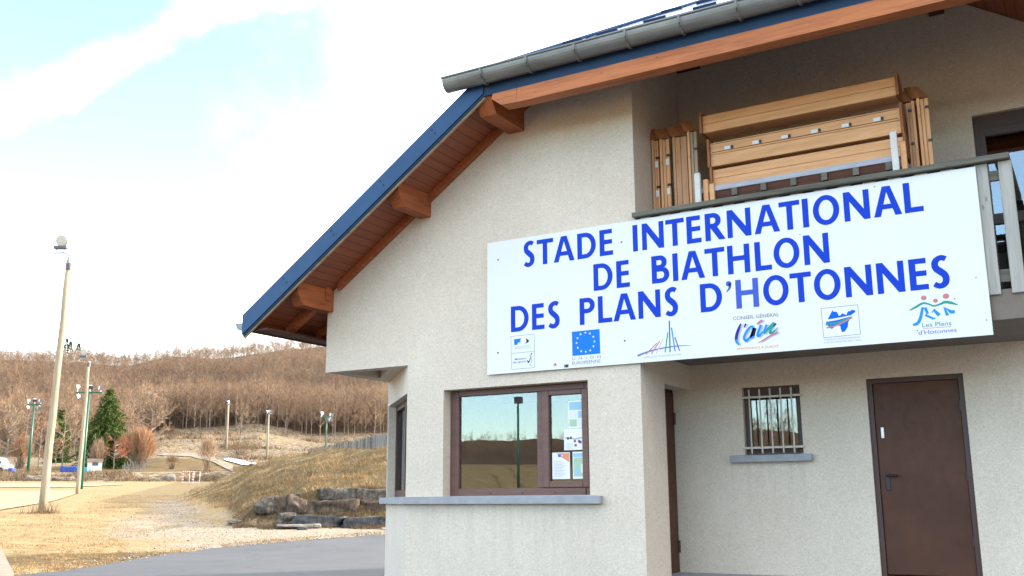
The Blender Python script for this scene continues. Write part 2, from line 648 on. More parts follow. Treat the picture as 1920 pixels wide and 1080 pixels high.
# soffit of the overhanging corner: a rim round a sunk triangular panel
tri = [(XL, YF), (-7.37, YF), (XL, 11.25)]
inn = [(XL + 0.20, YF + 0.20), (-7.37 - 0.45, YF + 0.20), (XL + 0.20, 11.25 - 0.45)]
plate(w, (0, 0, 3.05), (1, 0, 0), (0, 1, 0), tri, [inn], 0, (0, 0, 0.13))
w.poly([(p[0], p[1], 3.18) for p in inn])
# return wall under the balcony, cut away for the side door
plate(w, (XC, 0, 0), (0, 1, 0), (0, 0, 1), [(YF, -0.6), (10.58, -0.6), (10.58, 2.69), (YR, 2.69), (YR, 3.0), (YF, 3.0)])
w.poly([(XC, 10.58, 2.69), (XC, YR, 2.69), (XC - 0.21, YR, 2.69), (XC - 0.21, 10.58, 2.69)])
w.poly([(XC, 10.58, -0.6), (XC, 10.58, 2.69), (XC - 0.21, 10.58, 2.69), (XC - 0.21, 10.58, -0.6)])
# return wall beside the balcony
w.poly([(XC, YF, 3.0), (XC, YR, 3.0), (XC, YR, 7.4), (XC, YF, 6.6)])
# recessed wall, ground floor
plate(w, (0, YR, 0), (1, 0, 0), (0, 0, 1), rect(XC - 0.23, XR, -0.6, 3.0),
      [rect(-3.60, -2.925, 1.90, 2.675), rect(-2.19, -1.20, 0.58, 2.69)], 0, (0, 0.13, 0))
# recessed wall, upper floor
plate(w, (0, YR, 0), (1, 0, 0), (0, 0, 1), [(XC, 3.0), (XR, 3.0), (XR, 4.2), (-2.75, 8.13), (XC, 7.12)],
      [rect(-0.85, 1.05, 3.30, 5.51)], 0, (0, 0.16, 0))
# right side and back
w.poly([(XR, YR, -0.6), (XR, YR, 4.2), (XR, YB, 4.2), (XR, YB, -0.6)])
w.poly([(XL, YB, -0.6), (XR, YB, -0.6), (XR, YB, 4.2), (-2.75, YB, 8.13), (XL, YB, 4.075)])
wall = w.build('wall', M_COAT, chalet)

# rooms behind the glass
r = MB()
r.prism([(-8.60, 11.40, 0.5), (-7.30, 10.10, 0.5), (XC - 0.3, 10.10, 0.5), (XC - 0.3, 14.5, 0.5), (-8.60, 14.5, 0.5)], (0, 0, 0.06))
r.poly([(-8.5, 14.4, 0.5), (XC - 0.3, 14.4, 0.5), (XC - 0.3, 14.4, 3.0), (-8.5, 14.4, 3.0)])
r.poly([(XL + .05, 11.3, 3.0), (-7.3, 9.95, 3.0), (XC - .05, 9.95, 3.0), (XC - .05, 14.4, 3.0), (XL + .05, 14.4, 3.0)])
r.poly([(XC - .28, 10.0, 0.5), (XC - .28, 10.0, 3.0), (XC - .28, 14.4, 3.0), (XC - .28, 14.4, 0.5)])
r.box(-7.0, -5.2, 12.6, 13.2, 0.56, 1.3)
r.poly([(-1.6, 14.0, 3.3), (2.0, 14.0, 3.3), (2.0, 14.0, 6.0), (-1.6, 14.0, 6.0)])
r.box(-1.6, 2.0, 11.58, 14.0, 3.22, 3.28)
r.build('interior', M_ROOM, chalet)

# balcony slab
b = MB()
b.box(XC + 0.003, -0.42, YF + 0.01, YR - 0.003, 2.985, 3.262)
b.build('balcony_slab', M_SLAB, chalet)

# ---- roof
rf = MB()
XE = -9.38                       # left eave
YV = 9.12                        # verge (front edge)
apex_y = 9.1 + (8.14 - 6.10) / 0.62


def slope_pts(zf, dz):
    return [(XE, YV, zf(XE) + dz), (-5.72, YV, zf(-5.72) + dz), (-2.75, apex_y, zf(-2.75) + dz), (-2.75, 22.6, zf(-2.75) + dz), (XE, 22.6, zf(XE) + dz)]


lo = slope_pts(zs, 0.0)
up = slope_pts(zs, 0.14)
rf.poly(lo, 0)
rf.poly(up, 1)
rf.poly([lo[3], lo[4], up[4], up[3]], 2)
XRE = 3.87
lo2 = [(XRE, YV, zsr(XRE)), (0.30, YV, zsr(0.30)), (-2.75, apex_y, 8.14), (-2.75, 22.6, 8.14), (XRE, 22.6, zsr(XRE))]
up2 = [(p[0], p[1], p[2] + 0.14) for p in lo2]
rf.poly(lo2, 0)
rf.poly(up2, 1)
rf.poly([lo2[3], lo2[4], up2[4], up2[3]], 2)
rf.poly([lo2[4], lo2[0], up2[0], up2[4]], 2)
hl = [(-5.72, YV, hipz(YV)), (0.30, YV, hipz(YV)), (-2.75, apex_y, 8.14)]
hu = [(p[0], p[1], p[2] + 0.185) for p in hl]
rf.poly([hl[0], hl[1], hu[1], hu[0]], 2)
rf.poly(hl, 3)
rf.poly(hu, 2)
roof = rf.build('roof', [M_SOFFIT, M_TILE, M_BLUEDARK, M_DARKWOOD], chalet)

# metal tiles of the half hip, each lapping the one below and showing a dark front lip
tl = MB()
sl = math.atan(0.62)
dirs = Vector((0, math.cos(sl), math.sin(sl)))
nrm = Vector((0, -math.sin(sl), math.cos(sl)))
random.seed(3)
for row in range(8):
    y0 = YV - 0.05 + row * 0.33
    base = Vector((0, y0, hipz(y0) + 0.195))
    xmin = -5.72 + (y0 - YV) * (2.97 / (apex_y - YV)) - 0.02
    xmax = 0.30 - (y0 - YV) * (3.05 / (apex_y - YV))
    x = -5.94 + (0.30 if row % 2 else 0.0)
    while x < xmax:
        a, c = max(x + 0.012, xmin), min(x + 0.588, xmax)
        if c - a > 0.08:
            lift = 0.012
            A = base + nrm * lift
            B = base + dirs * 0.37 + nrm * 0.006
            sk = 0.08
            p = [Vector((a, 0, 0)) + A, Vector((c, 0, 0)) + A, Vector((c + sk * 0, 0, 0)) + B, Vector((a + sk * 0, 0, 0)) + B]
            tl.poly(p, 0)
            q = [Vector((a, 0, 0)) + base, Vector((c, 0, 0)) + base]
            tl.poly([q[0], q[1], p[1], p[0]], 0)
            tl.poly([q[0], p[0], p[3]], 0)
            tl.poly([q[1], p[2], p[1]], 0)
            # raised snow stop on every tile
            g0 = Vector((a + 0.11, 0, 0)) + A + dirs * 0.10
            if c - a > 0.42 and row in (0, 2, 5): tl.box(0.0, 0.27, -0.008, 0.02, 0.0, 0.042, 1, Matrix.Translation(g0) @ Matrix.Rotation(sl, 4, 'X'))
        x += 0.60
tl.build('hip_tiles', [M_TILE, M_BLUEDARK, M_BLUE], roof)
hc = MB()
hc.tube([(-5.74, YV - 0.06, hipz(YV) + 0.205), (-2.75, apex_y, 8.14 + 0.21)], 0.022, 8)
hc.build('hip_cap', M_BLUE, roof)

# blue verge board along the sloping edge, with screw heads, its lower drip and pale lining strip
v = MB()
for x0, x1 in ((XE - 0.06, -5.745),):
    pts = [(x0, YV - 0.045, zs(x0) - 0.085), (x1, YV - 0.045, zs(x1) - 0.085), (x1, YV - 0.045, zs(x1) + 0.175), (x0, YV - 0.045, zs(x0) + 0.175)]
    v.prism(pts, (0, 0.042, 0), 0)
    pts = [(x0 + .01, YV - 0.030, zs(x0 + .01) - 0.118), (x1, YV - 0.030, zs(x1) - 0.118), (x1, YV - 0.030, zs(x1) - 0.087), (x0 + .01, YV - 0.030, zs(x0 + .01) - 0.087)]
    v.prism(pts, (0, 0.025, 0), 1)
    v.prism([(p[0], YV - 0.012, p[2] - 0.018) for p in pts], (0, 0.03, 0), 2)
    for k in range(5):
        xs = -8.72 + k * 0.76
        for dz, dx in ((0.02, 0.02), (0.11, -0.03)):
            v.box(xs + dx - 0.011, xs + dx + 0.011, YV - 0.049, YV - 0.044, zs(xs + dx) + dz - 0.011, zs(xs + dx) + dz + 0.011, 1)
v.build('verge_board', [M_BLUE, M_BLUEDARK, M_PINE_OLD], roof)

# blue fascia below the hip gutter, with the dark drip edge above it
v = MB()
v.box(-5.74, 0.5, YV - 0.035, YV - 0.002, 5.985, 6.115)
v.box(-5.74, 0.5, YV - 0.055, YV - 0.036, 6.108, 6.19)
v.build('hip_fascia', M_BLUEDARK, roof)

# zinc gutter of the hip: half-round shell with rolled front bead and sleeves
g = MB()
gy, gz, gr = 9.0, 6.235, 0.112
prof = [(gy + gr * math.cos(a), gz - 1.25 * gr * math.sin(a)) for a in [math.pi * k / 14 for k in range(15)]]


def shell(x0, x1, s=1.0, mi=0):
    for k in range(14):
        a, c = prof[k], prof[k + 1]
        f = lambda p: (gy + (p[0] - gy) * s, gz + (p[1] - gz) * s)
        a, c = f(a), f(c)
        g.poly([(x0, a[0], a[1]), (x1, a[0], a[1]), (x1, c[0], c[1]), (x0, c[0], c[1])], mi)


shell(-6.20, 0.75)
shell(-6.20, 0.75, 0.97)
# mitred left end
g.poly([(-6.20, p[0], p[1]) for p in prof])
g.tube([(-6.21, gy - gr - 0.004, gz + 0.006), (0.75, gy - gr - 0.004, gz + 0.006)], 0.013, 8)
g.tube([(-6.21, gy + gr, gz + 0.004), (0.75, gy + gr, gz + 0.004)], 0.007, 6)
for k in range(11):
    x = -5.665 + k * 0.602
    shell(x - 0.022, x + 0.022, 1.05)
    g.tube([(x, gy + (q_[0] - gy) * 1.06, gz + (q_[1] - gz) * 1.06) for q_ in prof[3:]], 0.013, 6, 0)
shell(-5.98, -5.975, 1.035)
g.build('hip_gutter', M_ZINC, chalet, True)

# short end of the left gutter
g2 = MB()
gx, gzz = XE - 0.115, 3.665
for k in range(10):
    a0, a1 = math.pi * k / 10, math.pi * (k + 1) / 10
    f = lambda a, s: (gx + 0.085 * s * math.cos(a), gzz - 0.095 * s * math.sin(a))
    for s in (1.0, 0.96):
        p, q = f(a0, s), f(a1, s)
        g2.poly([(p[0], YV - 0.02, p[1]), (q[0], YV - 0.02, q[1]), (q[0], 22.6, q[1]), (p[0], 22.6, p[1])])
g2.poly([(gx + 0.085 * math.cos(math.pi * k / 10), YV - 0.018, gzz - 0.095 * math.sin(math.pi * k / 10)) for k in range(11)])
g2.tube([(gx - 0.087, YV - 0.02, gzz), (gx - 0.087, 22.6, gzz)], 0.012, 6)
g2.build('eave_gutter', M_ZINC, chalet, True)


# purlin ends carrying the verge
def purlin(x1, ztop, wdt=0.17, front=9.23, drop=0.30):
    p = MB()
    zt = ztop + 0.004
    prof = [(YF + 0.02, zt), (front, zt), (front - 0.03, zt - drop * 0.45), (front + 0.10, zt - drop), (YF + 0.02, zt - drop)]
    p.prism([(x1, a, c) for a, c in prof], (-wdt, 0, 0))
    # keep the top under the sloping boards
    vs = []
    for q in p.v:
        vs.append((q[0], q[1], min(q[2], zs(q[0]) - 0.004)))
    p.v = vs
    return p.build('purlin', M_STAIN, chalet)


purlin(-8.62, 4.15)
purlin(-7.05, 5.222)
purlin(-5.67, 6.13, 0.22, 9.15, 0.325)

# rafter laid against the wall, and eave rafters along the left side
q = MB()
for x0, x1 in ((-8.50, -5.25),):
    q.prism([(x0, YF - 0.075, zs(x0) - 0.10), (x1, YF - 0.075, zs(x1) - 0.10), (x1, YF - 0.075, zs(x1) - 0.002), (x0, YF - 0.075, zs(x0) - 0.002)], (0, 0.072, 0))
q.build('wall_rafter', M_STAIN, chalet)
for y in (9.72, 10.32, 10.92, 11.52, 12.12, 12.72):
    q = MB()
    x0, x1 = -9.30, -8.60
    q.prism([(x0, y, zs(x0) - 0.02), (x0 + 0.03, y, zs(x0) - 0.10), (x1, y, zs(x1) - 0.17), (x1, y, zs(x1) - 0.003), (x0, y, zs(x0) - 0.003)], (0, 0.10, 0))
    q.build('eave_rafter', M_STAIN, chalet)
q = MB()
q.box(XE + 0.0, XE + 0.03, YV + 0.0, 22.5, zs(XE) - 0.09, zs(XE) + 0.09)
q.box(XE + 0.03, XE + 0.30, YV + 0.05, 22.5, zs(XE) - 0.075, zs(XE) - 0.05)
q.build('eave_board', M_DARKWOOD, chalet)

# long front beam under the hip, its end cut to a nose
q = MB()
q.box(-5.30, 0.42, 9.085, 9.255, 5.815, 5.985)
q.prism([(-5.304, 9.085, 5.985), (-5.62, 9.085, 5.985), (-5.64, 9.085, 5.93), (-5.50, 9.085, 5.825), (-5.301, 9.085, 5.815)], (0, 0.17, 0))
q.build('front_beam', M_STAIN_X, chalet)

# dark purlin stubs at the back of the balcony
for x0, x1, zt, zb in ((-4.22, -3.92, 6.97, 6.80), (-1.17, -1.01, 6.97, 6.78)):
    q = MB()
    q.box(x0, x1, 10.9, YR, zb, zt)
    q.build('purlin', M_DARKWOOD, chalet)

# ---- front window
FY = 10.05


def bar(mb, x0, x1, z0, z1, y0, y1, mi=0):
    mb.box(x0, x1, y0, y1, z0, z1, mi, bev=0.006)


fw = MB()
bar(fw, -6.83, -6.71, 1.44, 2.705, FY, FY + 0.08)
bar(fw, -5.00, -4.88, 1.44, 2.705, FY, FY + 0.08)
bar(fw, -6.709, -5.001, 2.63, 2.705, FY, FY + 0.08)
bar(fw, -6.709, -5.001, 1.44, 1.53, FY - 0.012, FY + 0.08)
bar(fw, -5.62, -5.54, 1.531, 2.629, FY, FY + 0.08)
fr = fw.build('window', M_FRAME, chalet)
sash = MB()
bar(sash, -5.538, -5.455, 1.532, 2.628, FY - 0.022, FY + 0.05)
bar(sash, -5.03, -4.95, 1.532, 2.628, FY - 0.022, FY + 0.05)
bar(sash, -5.454, -5.031, 2.575, 2.628, FY - 0.022, FY + 0.05)
bar(sash, -5.454, -5.031, 1.532, 1.60, FY - 0.022, FY + 0.05)
for k in range(4):
    sash.box(-6.25 + k * 0.43, -6.235 + k * 0.43, FY - 0.016, FY - 0.011, 1.468, 1.48, 1)
sash.build('sash', [M_FRAME, M_BLACK], fr)
gl = MB()
gl.box(-6.71, -5.62, FY + 0.035, FY + 0.041, 1.53, 2.63)
gl.build('pane', M_GLASS, fr)
gl = MB()
gl.box(-5.455, -5.03, FY + 0.02, FY + 0.026, 1.60, 2.575)
gl.build('pane', M_GLASS, fr)

# window in the chamfered corner
cw = MB()
MC = Matrix.Translation(Vector((-7.37, YF, 0)) + Vector((1, 1, 0)).normalized() * 0.10) @ Matrix.Rotation(math.atan2(1.35, -1.35), 4, 'Z')
# local x runs along the chamfer, local -y points inwards
for a, c, z0, z1 in ((0.05, 0.14, 1.44, 2.705), (CHL - 0.15, CHL - 0.06, 1.44, 2.705), (0.141, CHL - 0.151, 2.63, 2.705), (0.141, CHL - 0.151, 1.44, 1.53), (0.90, 0.98, 1.531, 2.629)):
    cw.box(a, c, -0.09, -0.01, z0, z1, 0, MC)
fr2 = cw.build('window', M_FRAMEDARK, chalet)
gl = MB()
gl.box(0.14, CHL - 0.15, -0.055, -0.05, 1.53, 2.63, 0, MC)
gl.build('pane', M_GLASS, fr2)

# concrete sill running round the corner
s = MB()
S0, S1 = 1.355, 1.435
n_ = Vector((-1, -1, 0)).normalized() * 0.085
pc0 = Vector((-7.37, YF, 0)) + cu * (CHL + 0.10)
out = [Vector((-4.725, YF - 0.085, 0)), Vector((-7.37 - 0.035, YF - 0.085, 0)), pc0 + n_, pc0 - n_ * 1.9, Vector((-7.37 + 0.03, YF + 0.16, 0)), Vector((-4.885, YF + 0.16, 0)), Vector((-4.885, YF - 0.001, 0)), Vector((-4.725, YF - 0.001, 0))]
s.add([(p.x, p.y, S0) for p in out] + [(p.x, p.y, S1 + (0.0 if i in (0, 1, 2, 7) else 0.012)) for i, p in enumerate(out)],
      [tuple(range(8)), tuple(range(8, 16))] + [(i, (i + 1) % 8, (i + 1) % 8 + 8, i + 8) for i in range(8)])
s.build('window_sill', M_CONC, chalet)

# ---- small barred window
sw = MB()
SY = YR + 0.07
for x0, x1, z0, z1 in ((-3.60, -3.53, 1.90, 2.675), (-2.995, -2.925, 1.90, 2.675), (-3.529, -2.996, 2.575, 2.675), (-3.529, -2.996, 1.90, 1.985)):
    sw.box(x0, x1, SY, SY + 0.06, z0, z1, 0, bev=0.005)
fr3 = sw.build('window', M_FRAMEDARK, chalet)
gl = MB()
gl.box(-3.53, -2.995, SY + 0.03, SY + 0.035, 1.985, 2.575)
gl.build('pane', M_GLASS, fr3)
gr_ = MB()
for z in (1.972, 2.555):
    gr_.box(-3.615, -2.91, YR - 0.028, YR - 0.010, z - 0.012, z + 0.012)
for k in range(5):
    x = -3.505 + k * 0.1225
    gr_.tube([(x, YR - 0.038, 1.905), (x, YR - 0.038, 2.645)], 0.0095, 8)
for x in (-3.607, -2.918):
    for z in (1.972, 2.555):
        gr_.box(x - 0.012, x + 0.012, YR - 0.012, YR + 0.02, z - 0.012, z + 0.012)
gr_.build('window_grille', M_BAR, fr3)
s = MB()
s.box(-3.755, -2.82, YR - 0.09, YR - 0.001, 1.808, 1.888, bev=0.006)
s.box(-3.595, -2.93, YR + 0.0, YR + 0.068, 1.82, 1.898)
s.build('window_sill', M_CONC, fr3)

# ---- brown steel door
d = MB()
DY = YR + 0.05
for x0, x1, z0, z1 in ((-2.19, -2.135, 0.58, 2.69), (-1.255, -1.20, 0.58, 2.69), (-2.134, -1.256, 2.635, 2.69)):
    d.box(x0, x1, DY - 0.02, DY + 0.05, z0, z1)
door = MB()
door.box(-2.132, -1.258, DY + 0.0, DY + 0.045, 0.60, 2.632, bev=0.004)
dl = door.build('door', M_DOOR, chalet)
d.build('door_frame', M_FRAMEDARK, dl)
h = MB()
h.box(-2.075, -2.028, DY - 0.012, DY - 0.001, 1.475, 1.655, bev=0.003)
h.tube([(-2.050, DY - 0.005, 1.632), (-2.050, DY - 0.055, 1.632)], 0.011, 8)
h.tube([(-2.056, DY - 0.055, 1.632), (-1.935, DY - 0.055, 1.634)], 0.012, 8)
h.build('handle', M_BLACK, dl)
h = MB()
h.box(-2.083, -2.050, DY - 0.014, DY - 0.001, 2.035, 2.155, bev=0.004)
for k in range(5):
    h.box(-2.077, -2.057, DY - 0.017, DY - 0.013, 2.055 + k * 0.019, 2.064 + k * 0.019)
h.build('code_lock', M_INOX, dl)
for z in (0.95, 1.62, 2.35):
    h = MB()
    h.tube([(-1.262, DY - 0.012, z - 0.05), (-1.262, DY - 0.012, z + 0.05)], 0.012, 8)
    h.build('hinge', M_FRAMEDARK, dl)

# side door seen edge-on in the return wall
d = MB()
d.box(XC - 0.262, XC - 0.215, 10.60, 11.385, 0.56, 2.66)
sd = d.build('door', M_DOOR, chalet)
for z in (0.85, 2.35):
    h = MB()
    h.tube([(XC - 0.205, 11.37, z - 0.07), (XC - 0.205, 11.37, z + 0.07)], 0.016, 8)
    h.build('hinge', M_FRAMEDARK, sd)
s = MB()
s.box(XC - 0.22, XR, 10.0, YR - 0.002, 0.40, 0.555)
s.build('doorstep', M_CONC, chalet)

# ---- glazed balcony door
bd = MB()
BY = YR + 0.06
for x0, x1, z0, z1 in ((-0.85, -0.80, 3.30, 5.51), (0.94, 1.05, 3.30, 5.51), (-0.799, 0.939, 5.36, 5.51), (0.06, 0.14, 3.30, 5.359),
                       (-0.799, -0.741, 3.30, 5.359), (-0.021, 0.059, 3.30, 5.359), (-0.740, -0.022, 5.27, 5.359), (-0.740, -0.022, 3.30, 3.46), (-0.740, -0.022, 4.27, 4.385),
                       (0.141, 0.22, 3.30, 5.359), (0.86, 0.939, 3.30, 5.359), (0.221, 0.859, 5.27, 5.359), (0.221, 0.859, 3.30, 3.46), (0.221, 0.859, 4.22, 4.31)):
    bd.box(x0, x1, BY, BY + 0.07, z0, z1)
bdo = bd.build('balcony_door', M_FRAMEDARK, chalet)
gl = MB()
for x0, x1 in ((-0.740, -0.022), (0.221, 0.859)):
    gl.box(x0, x1, BY + 0.03, BY + 0.036, 3.46, 4.27)
    gl.box(x0, x1, BY + 0.03, BY + 0.036, 4.385, 5.27)
gl.build('pane', M_GLASS2, bdo)

# ---- balcony railing of weathered timber
rl = MB()
rl.box(XC - 0.01, -0.455, YF - 0.085, YF + 0.05, 4.475, 4.53, 0, bev=0.006)
rl.box(-0.59, -0.455, YF + 0.051, YR - 0.002, 4.475, 4.53, 0, bev=0.006)
railing = rl.build('railing', M_GREYWOOD_X, chalet)
x = XC + 0.06
while x < -0.85:
    bz = MB()
    bz.box(x, x + 0.125, YF - 0.02, YF + 0.008, 3.20, 4.472, 0, bev=0.004)
    bz.build('baluster', M_GREYWOOD_Z, railing)
    x += 0.24
for x0 in (-0.765, -0.56):
    bz = MB()
    bz.box(x0, x0 + 0.115, YF - 0.018, YF + 0.012, 3.215, 4.472, 0, bev=0.005)
    bz.build('baluster', M_GREYWOOD_Z, railing)
for k in range(5):
    bz = MB()
    bz.box(-0.535, -0.507, YF + 0.2 + k * 0.25, YF + 0.31 + k * 0.25, 3.215, 4.472, 0, bev=0.005)
    bz.build('baluster', M_GREYWOOD_Z, railing)
bz = MB()
bz.box(XC + 0.005, -0.46, YF + 0.0125, YF + 0.05, 3.33, 3.45, 0, bev=0.005)
bz.box(XC + 0.005, -0.46, YF + 0.0125, YF + 0.05, 4.30, 4.40, 0, bev=0.005)
bz.build('bottom_rail', M_GREYWOOD_X, railing)


# ------------------------------------------------------------------ the big sign on the railing
SX, SZ, SY0 = -6.18, 2.845, 9.862          # lower left corner and front face
SW, SH = 5.43, 1.607
sign = thing('site_sign', 'long white sign with three lines of blue capitals fixed along the balcony', 'sign', (SX + SW / 2, SY0, SZ))
p = MB()
p.box(SX, SX + SW, SY0, SY0 + 0.012, SZ, SZ + SH)
p.build('panel', M_PANEL, sign)


class Print:
    """flat printed shapes lying on the sign, in sign coordinates (u right, v up)"""

    def __init__(self, depth=0.0012):
        self.mb, self.y = MB(), SY0 - depth

    def pt(self, p):
        return (SX + p[0], self.y, SZ + p[1])

    def fill(self, outer, holes=(), mi=0):
        rings = [list(outer)] + [list(h) for h in holes]
        fl = [q for r in rings for q in r]
        tr = tessellate_polygon([[Vector((q[0], q[1], 0)) for q in r] for r in rings])
        self.mb.add([self.pt(q) for q in fl], tr, mi)

    def stroke(self, pts, wd, mi=0, smooth=True):
        if smooth and len(pts) > 2:
            pts, wd = spline(pts, wd)
        ws = wd if isinstance(wd, (list, tuple)) else [wd] * len(pts)
        L, R = [], []
        for i, q in enumerate(pts):
            a, c = pts[max(i - 1, 0)], pts[min(i + 1, len(pts) - 1)]
            dx, dy = c[0] - a[0], c[1] - a[1]
            n = math.hypot(dx, dy) or 1
            L.append((q[0] - dy / n * ws[i] / 2, q[1] + dx / n * ws[i] / 2))
            R.append((q[0] + dy / n * ws[i] / 2, q[1] - dx / n * ws[i] / 2))
        o = len(self.mb.v)
        m = len(pts)
        self.mb.add([self.pt(q) for q in L + R], [(i, i + 1, m + i + 1, m + i) for i in range(m - 1)], mi)

    def disc(self, c, r, mi=0, n=14, sy=1.0):
        self.fill([(c[0] + r * math.cos(2 * math.pi * k / n), c[1] + sy * r * math.sin(2 * math.pi * k / n)) for k in range(n)], (), mi)

    def build(self, name, mats):
        return self.mb.build(name, mats, sign)


def spline(pts, wd, n=6):
    ws = wd if isinstance(wd, (list, tuple)) else [wd] * len(pts)
    P, W = [], []
    for i in range(len(pts) - 1):
        p0, p1, p2, p3 = pts[max(i - 1, 0)], pts[i], pts[i + 1], pts[min(i + 2, len(pts) - 1)]
        for k in range(n):
            t = k / n
            f = lambda j: 0.5 * (2 * p1[j] + (p2[j] - p0[j]) * t + (2 * p0[j] - 5 * p1[j] + 4 * p2[j] - p3[j]) * t * t + (3 * p1[j] - p0[j] - 3 * p2[j] + p3[j]) * t ** 3)
            P.append((f(0), f(1)))
            W.append(ws[i] + (ws[i + 1] - ws[i]) * t)
    P.append(tuple(pts[-1]))
    W.append(ws[-1])
    return P, W


def arc(cx, cy, rx, ry, a0, a1, n=16):
    return [(cx + rx * math.cos(rad(a0 + (a1 - a0) * k / n)), cy + ry * math.sin(rad(a0 + (a1 - a0) * k / n))) for k in range(n + 1)]


def glyph(pr, ch, x0, x1, b, t, s, mi=0):
    """upright humanist capitals of even weight s"""
    W, H = x1 - x0, t - b
    f = lambda pts: [(x0 + px, b + py) for px, py in pts]
    h = s * 0.86
    if ch == 'I':
        pr.fill(f(rect(0, W, 0, H)), (), mi)
    elif ch == 'T':
        c = W / 2
        pr.fill(f([(0, H), (0, H - h), (c - s / 2, H - h), (c - s / 2, 0), (c + s / 2, 0), (c + s / 2, H - h), (W, H - h), (W, H)]), (), mi)
    elif ch == 'L':
        pr.fill(f([(0, 0), (W, 0), (W, h), (s, h), (s, H), (0, H)]), (), mi)
    elif ch == 'E':
        m = H * 0.52
        wm, wt = W * 0.94, W * 0.95
        pr.fill(f([(0, 0), (W, 0), (W, h), (s, h), (s, m - h / 2), (wm, m - h / 2), (wm, m + h / 2), (s, m + h / 2), (s, H - h), (wt, H - h), (wt, H), (0, H)]), (), mi)
    elif ch == 'H':
        m = H * 0.53
        pr.fill(f([(0, 0), (s, 0), (s, m - h / 2), (W - s, m - h / 2), (W - s, 0), (W, 0), (W, H), (W - s, H), (W - s, m + h / 2), (s, m + h / 2), (s, H), (0, H)]), (), mi)
    elif ch == 'N':
        q = s * 0.95
        pr.fill(f([(0, 0), (q, 0), (q, H * 0.66), (W - q * 1.05, 0), (W, 0), (W, H), (W - q, H), (W - q, H * 0.36), (q * 1.05, H), (0, H)]), (), mi)
    elif ch == 'A':
        c = W / 2
        u = s * 0.62
        sl_ = (c - u) / H
        z0, z1 = H * 0.235, H * 0.235 + h * 0.95
        zi = H * 0.80
        lx = lambda z: sl_ * z + s * 1.12 - (s * 1.12 - u) * (z / zi) * 0.55
        pr.fill(f([(0, 0), (s * 1.05, 0), (lx(z0) * 1.0, z0), (W - lx(z0), z0), (W - s * 1.05, 0), (W, 0), (c + u, H), (c - u, H)]),
                [f([(lx(z1), z1), (W - lx(z1), z1), (c, zi)])], mi)
    elif ch == 'O':
        o = arc(W / 2, H / 2, W / 2, H / 2 * 1.035, 0, 360, 36)[:-1]
        i = arc(W / 2, H / 2, W / 2 - s * 0.98, H / 2 * 1.035 - h, 0, 360, 36)[:-1]
        pr.fill(f(o), [f(i)], mi)
    elif ch == 'D':
        k = W * 0.42
        o = [(0, 0)] + [(k, 0)] + arc(k, H / 2, W - k, H / 2, -90, 90, 20)[1:] + [(0, H)]
        i = [(s, h)] + [(k, h)] + arc(k, H / 2, W - k - s, H / 2 - h, -90, 90, 20)[1:] + [(s, H - h)]
        pr.fill(f(o), [f(i)], mi)
    elif ch in 'PRB':
        top = H
        mid = {'P': H * 0.42, 'R': H * 0.44, 'B': H * 0.49}[ch]
        wt = {'P': W, 'R': W * 0.80, 'B': W * 0.88}[ch]
        ry = (top - mid) / 2
        k = max(wt - ry * 1.05, s)
        bowl = [(k, mid)] + arc(k, mid + ry, wt - k, ry, -90, 90, 16)[1:]
        hole = [(s, mid + h), (k, mid + h)] + arc(k, mid + ry, wt - k - s, ry - h, -90, 90, 16)[1:] + [(s, top - h)]
        if ch == 'B':
            ry2 = (mid + h * 0.55) / 2
            k2 = W - ry2 * 1.05
            low_ = [(k2, 0)] + arc(k2, ry2, W - k2, ry2, -90, 62, 16)[1:]
            hole2 = [(s, h), (k2, h)] + arc(k2, ry2, W - k2 - s, ry2 - h, -90, 90, 16)[1:] + [(s, mid + h * 0.55 - h)]
            up_ = [q for q in arc(k, mid + ry, wt - k, ry, -62, 90, 14)]
            pr.fill(f([(0, 0)] + low_ + up_ + [(0, H)]), [f(hole), f(hole2)], mi)
        elif ch == 'P':
            pr.fill(f([(0, 0), (s, 0), (s, mid)] + bowl + [(0, H)]), [f(hole)], mi)
        else:
            pr.fill(f([(0, 0), (s, 0), (s, mid), (k * 0.72, mid), (W - s * 1.2, 0), (W, 0), (k * 0.72 + s * 1.25, mid + h * 0.12)] + arc(k, mid + ry, wt - k, ry, -58, 90, 14) + [(0, H)]), [f(hole)], mi)
    elif ch == 'S':
        pts = [(0.93, 0.915), (0.72, 0.965), (0.45, 0.955), (0.22, 0.86), (0.17, 0.74), (0.26, 0.62), (0.52, 0.51), (0.76, 0.40), (0.85, 0.27), (0.78, 0.13), (0.55, 0.045), (0.28, 0.05), (0.04, 0.12)]
        sc = [(s * 0.5 + q[0] * (W - s) * 1.0 + (q[0] - .5) * s * .35, q[1] * H) for q in pts]
        sc = [(min(max(q[0], s * 0.46 if 2 < i < 10 else 0), W - (s * 0.46 if 2 < i < 10 else 0)), h * 0.46 + (q[1] / H - 0.04) / 0.925 * (H * 1.03 - h * 0.92) - H * 0.015) for i, q in enumerate(sc)]
        wd = [h * 0.95, h * 1.0, h * 1.0, s * 0.98, s * 1.0, s * 1.05, s * 1.1, s * 1.05, s * 1.0, s * 0.98, h * 1.0, h * 1.0, h * 0.95]
        pr.stroke(f(sc), wd, mi)
    elif ch == "'":
        c = (W * 0.58, H - W * 0.42)
        pr.disc(f([c])[0], W * 0.42, mi)
        pr.stroke(f([(W * 0.80, H - W * 0.40), (W * 0.72, H - W * 1.05), (W * 0.18, H - W * 1.72)]), [W * 0.42, W * 0.40, W * 0.10], mi)


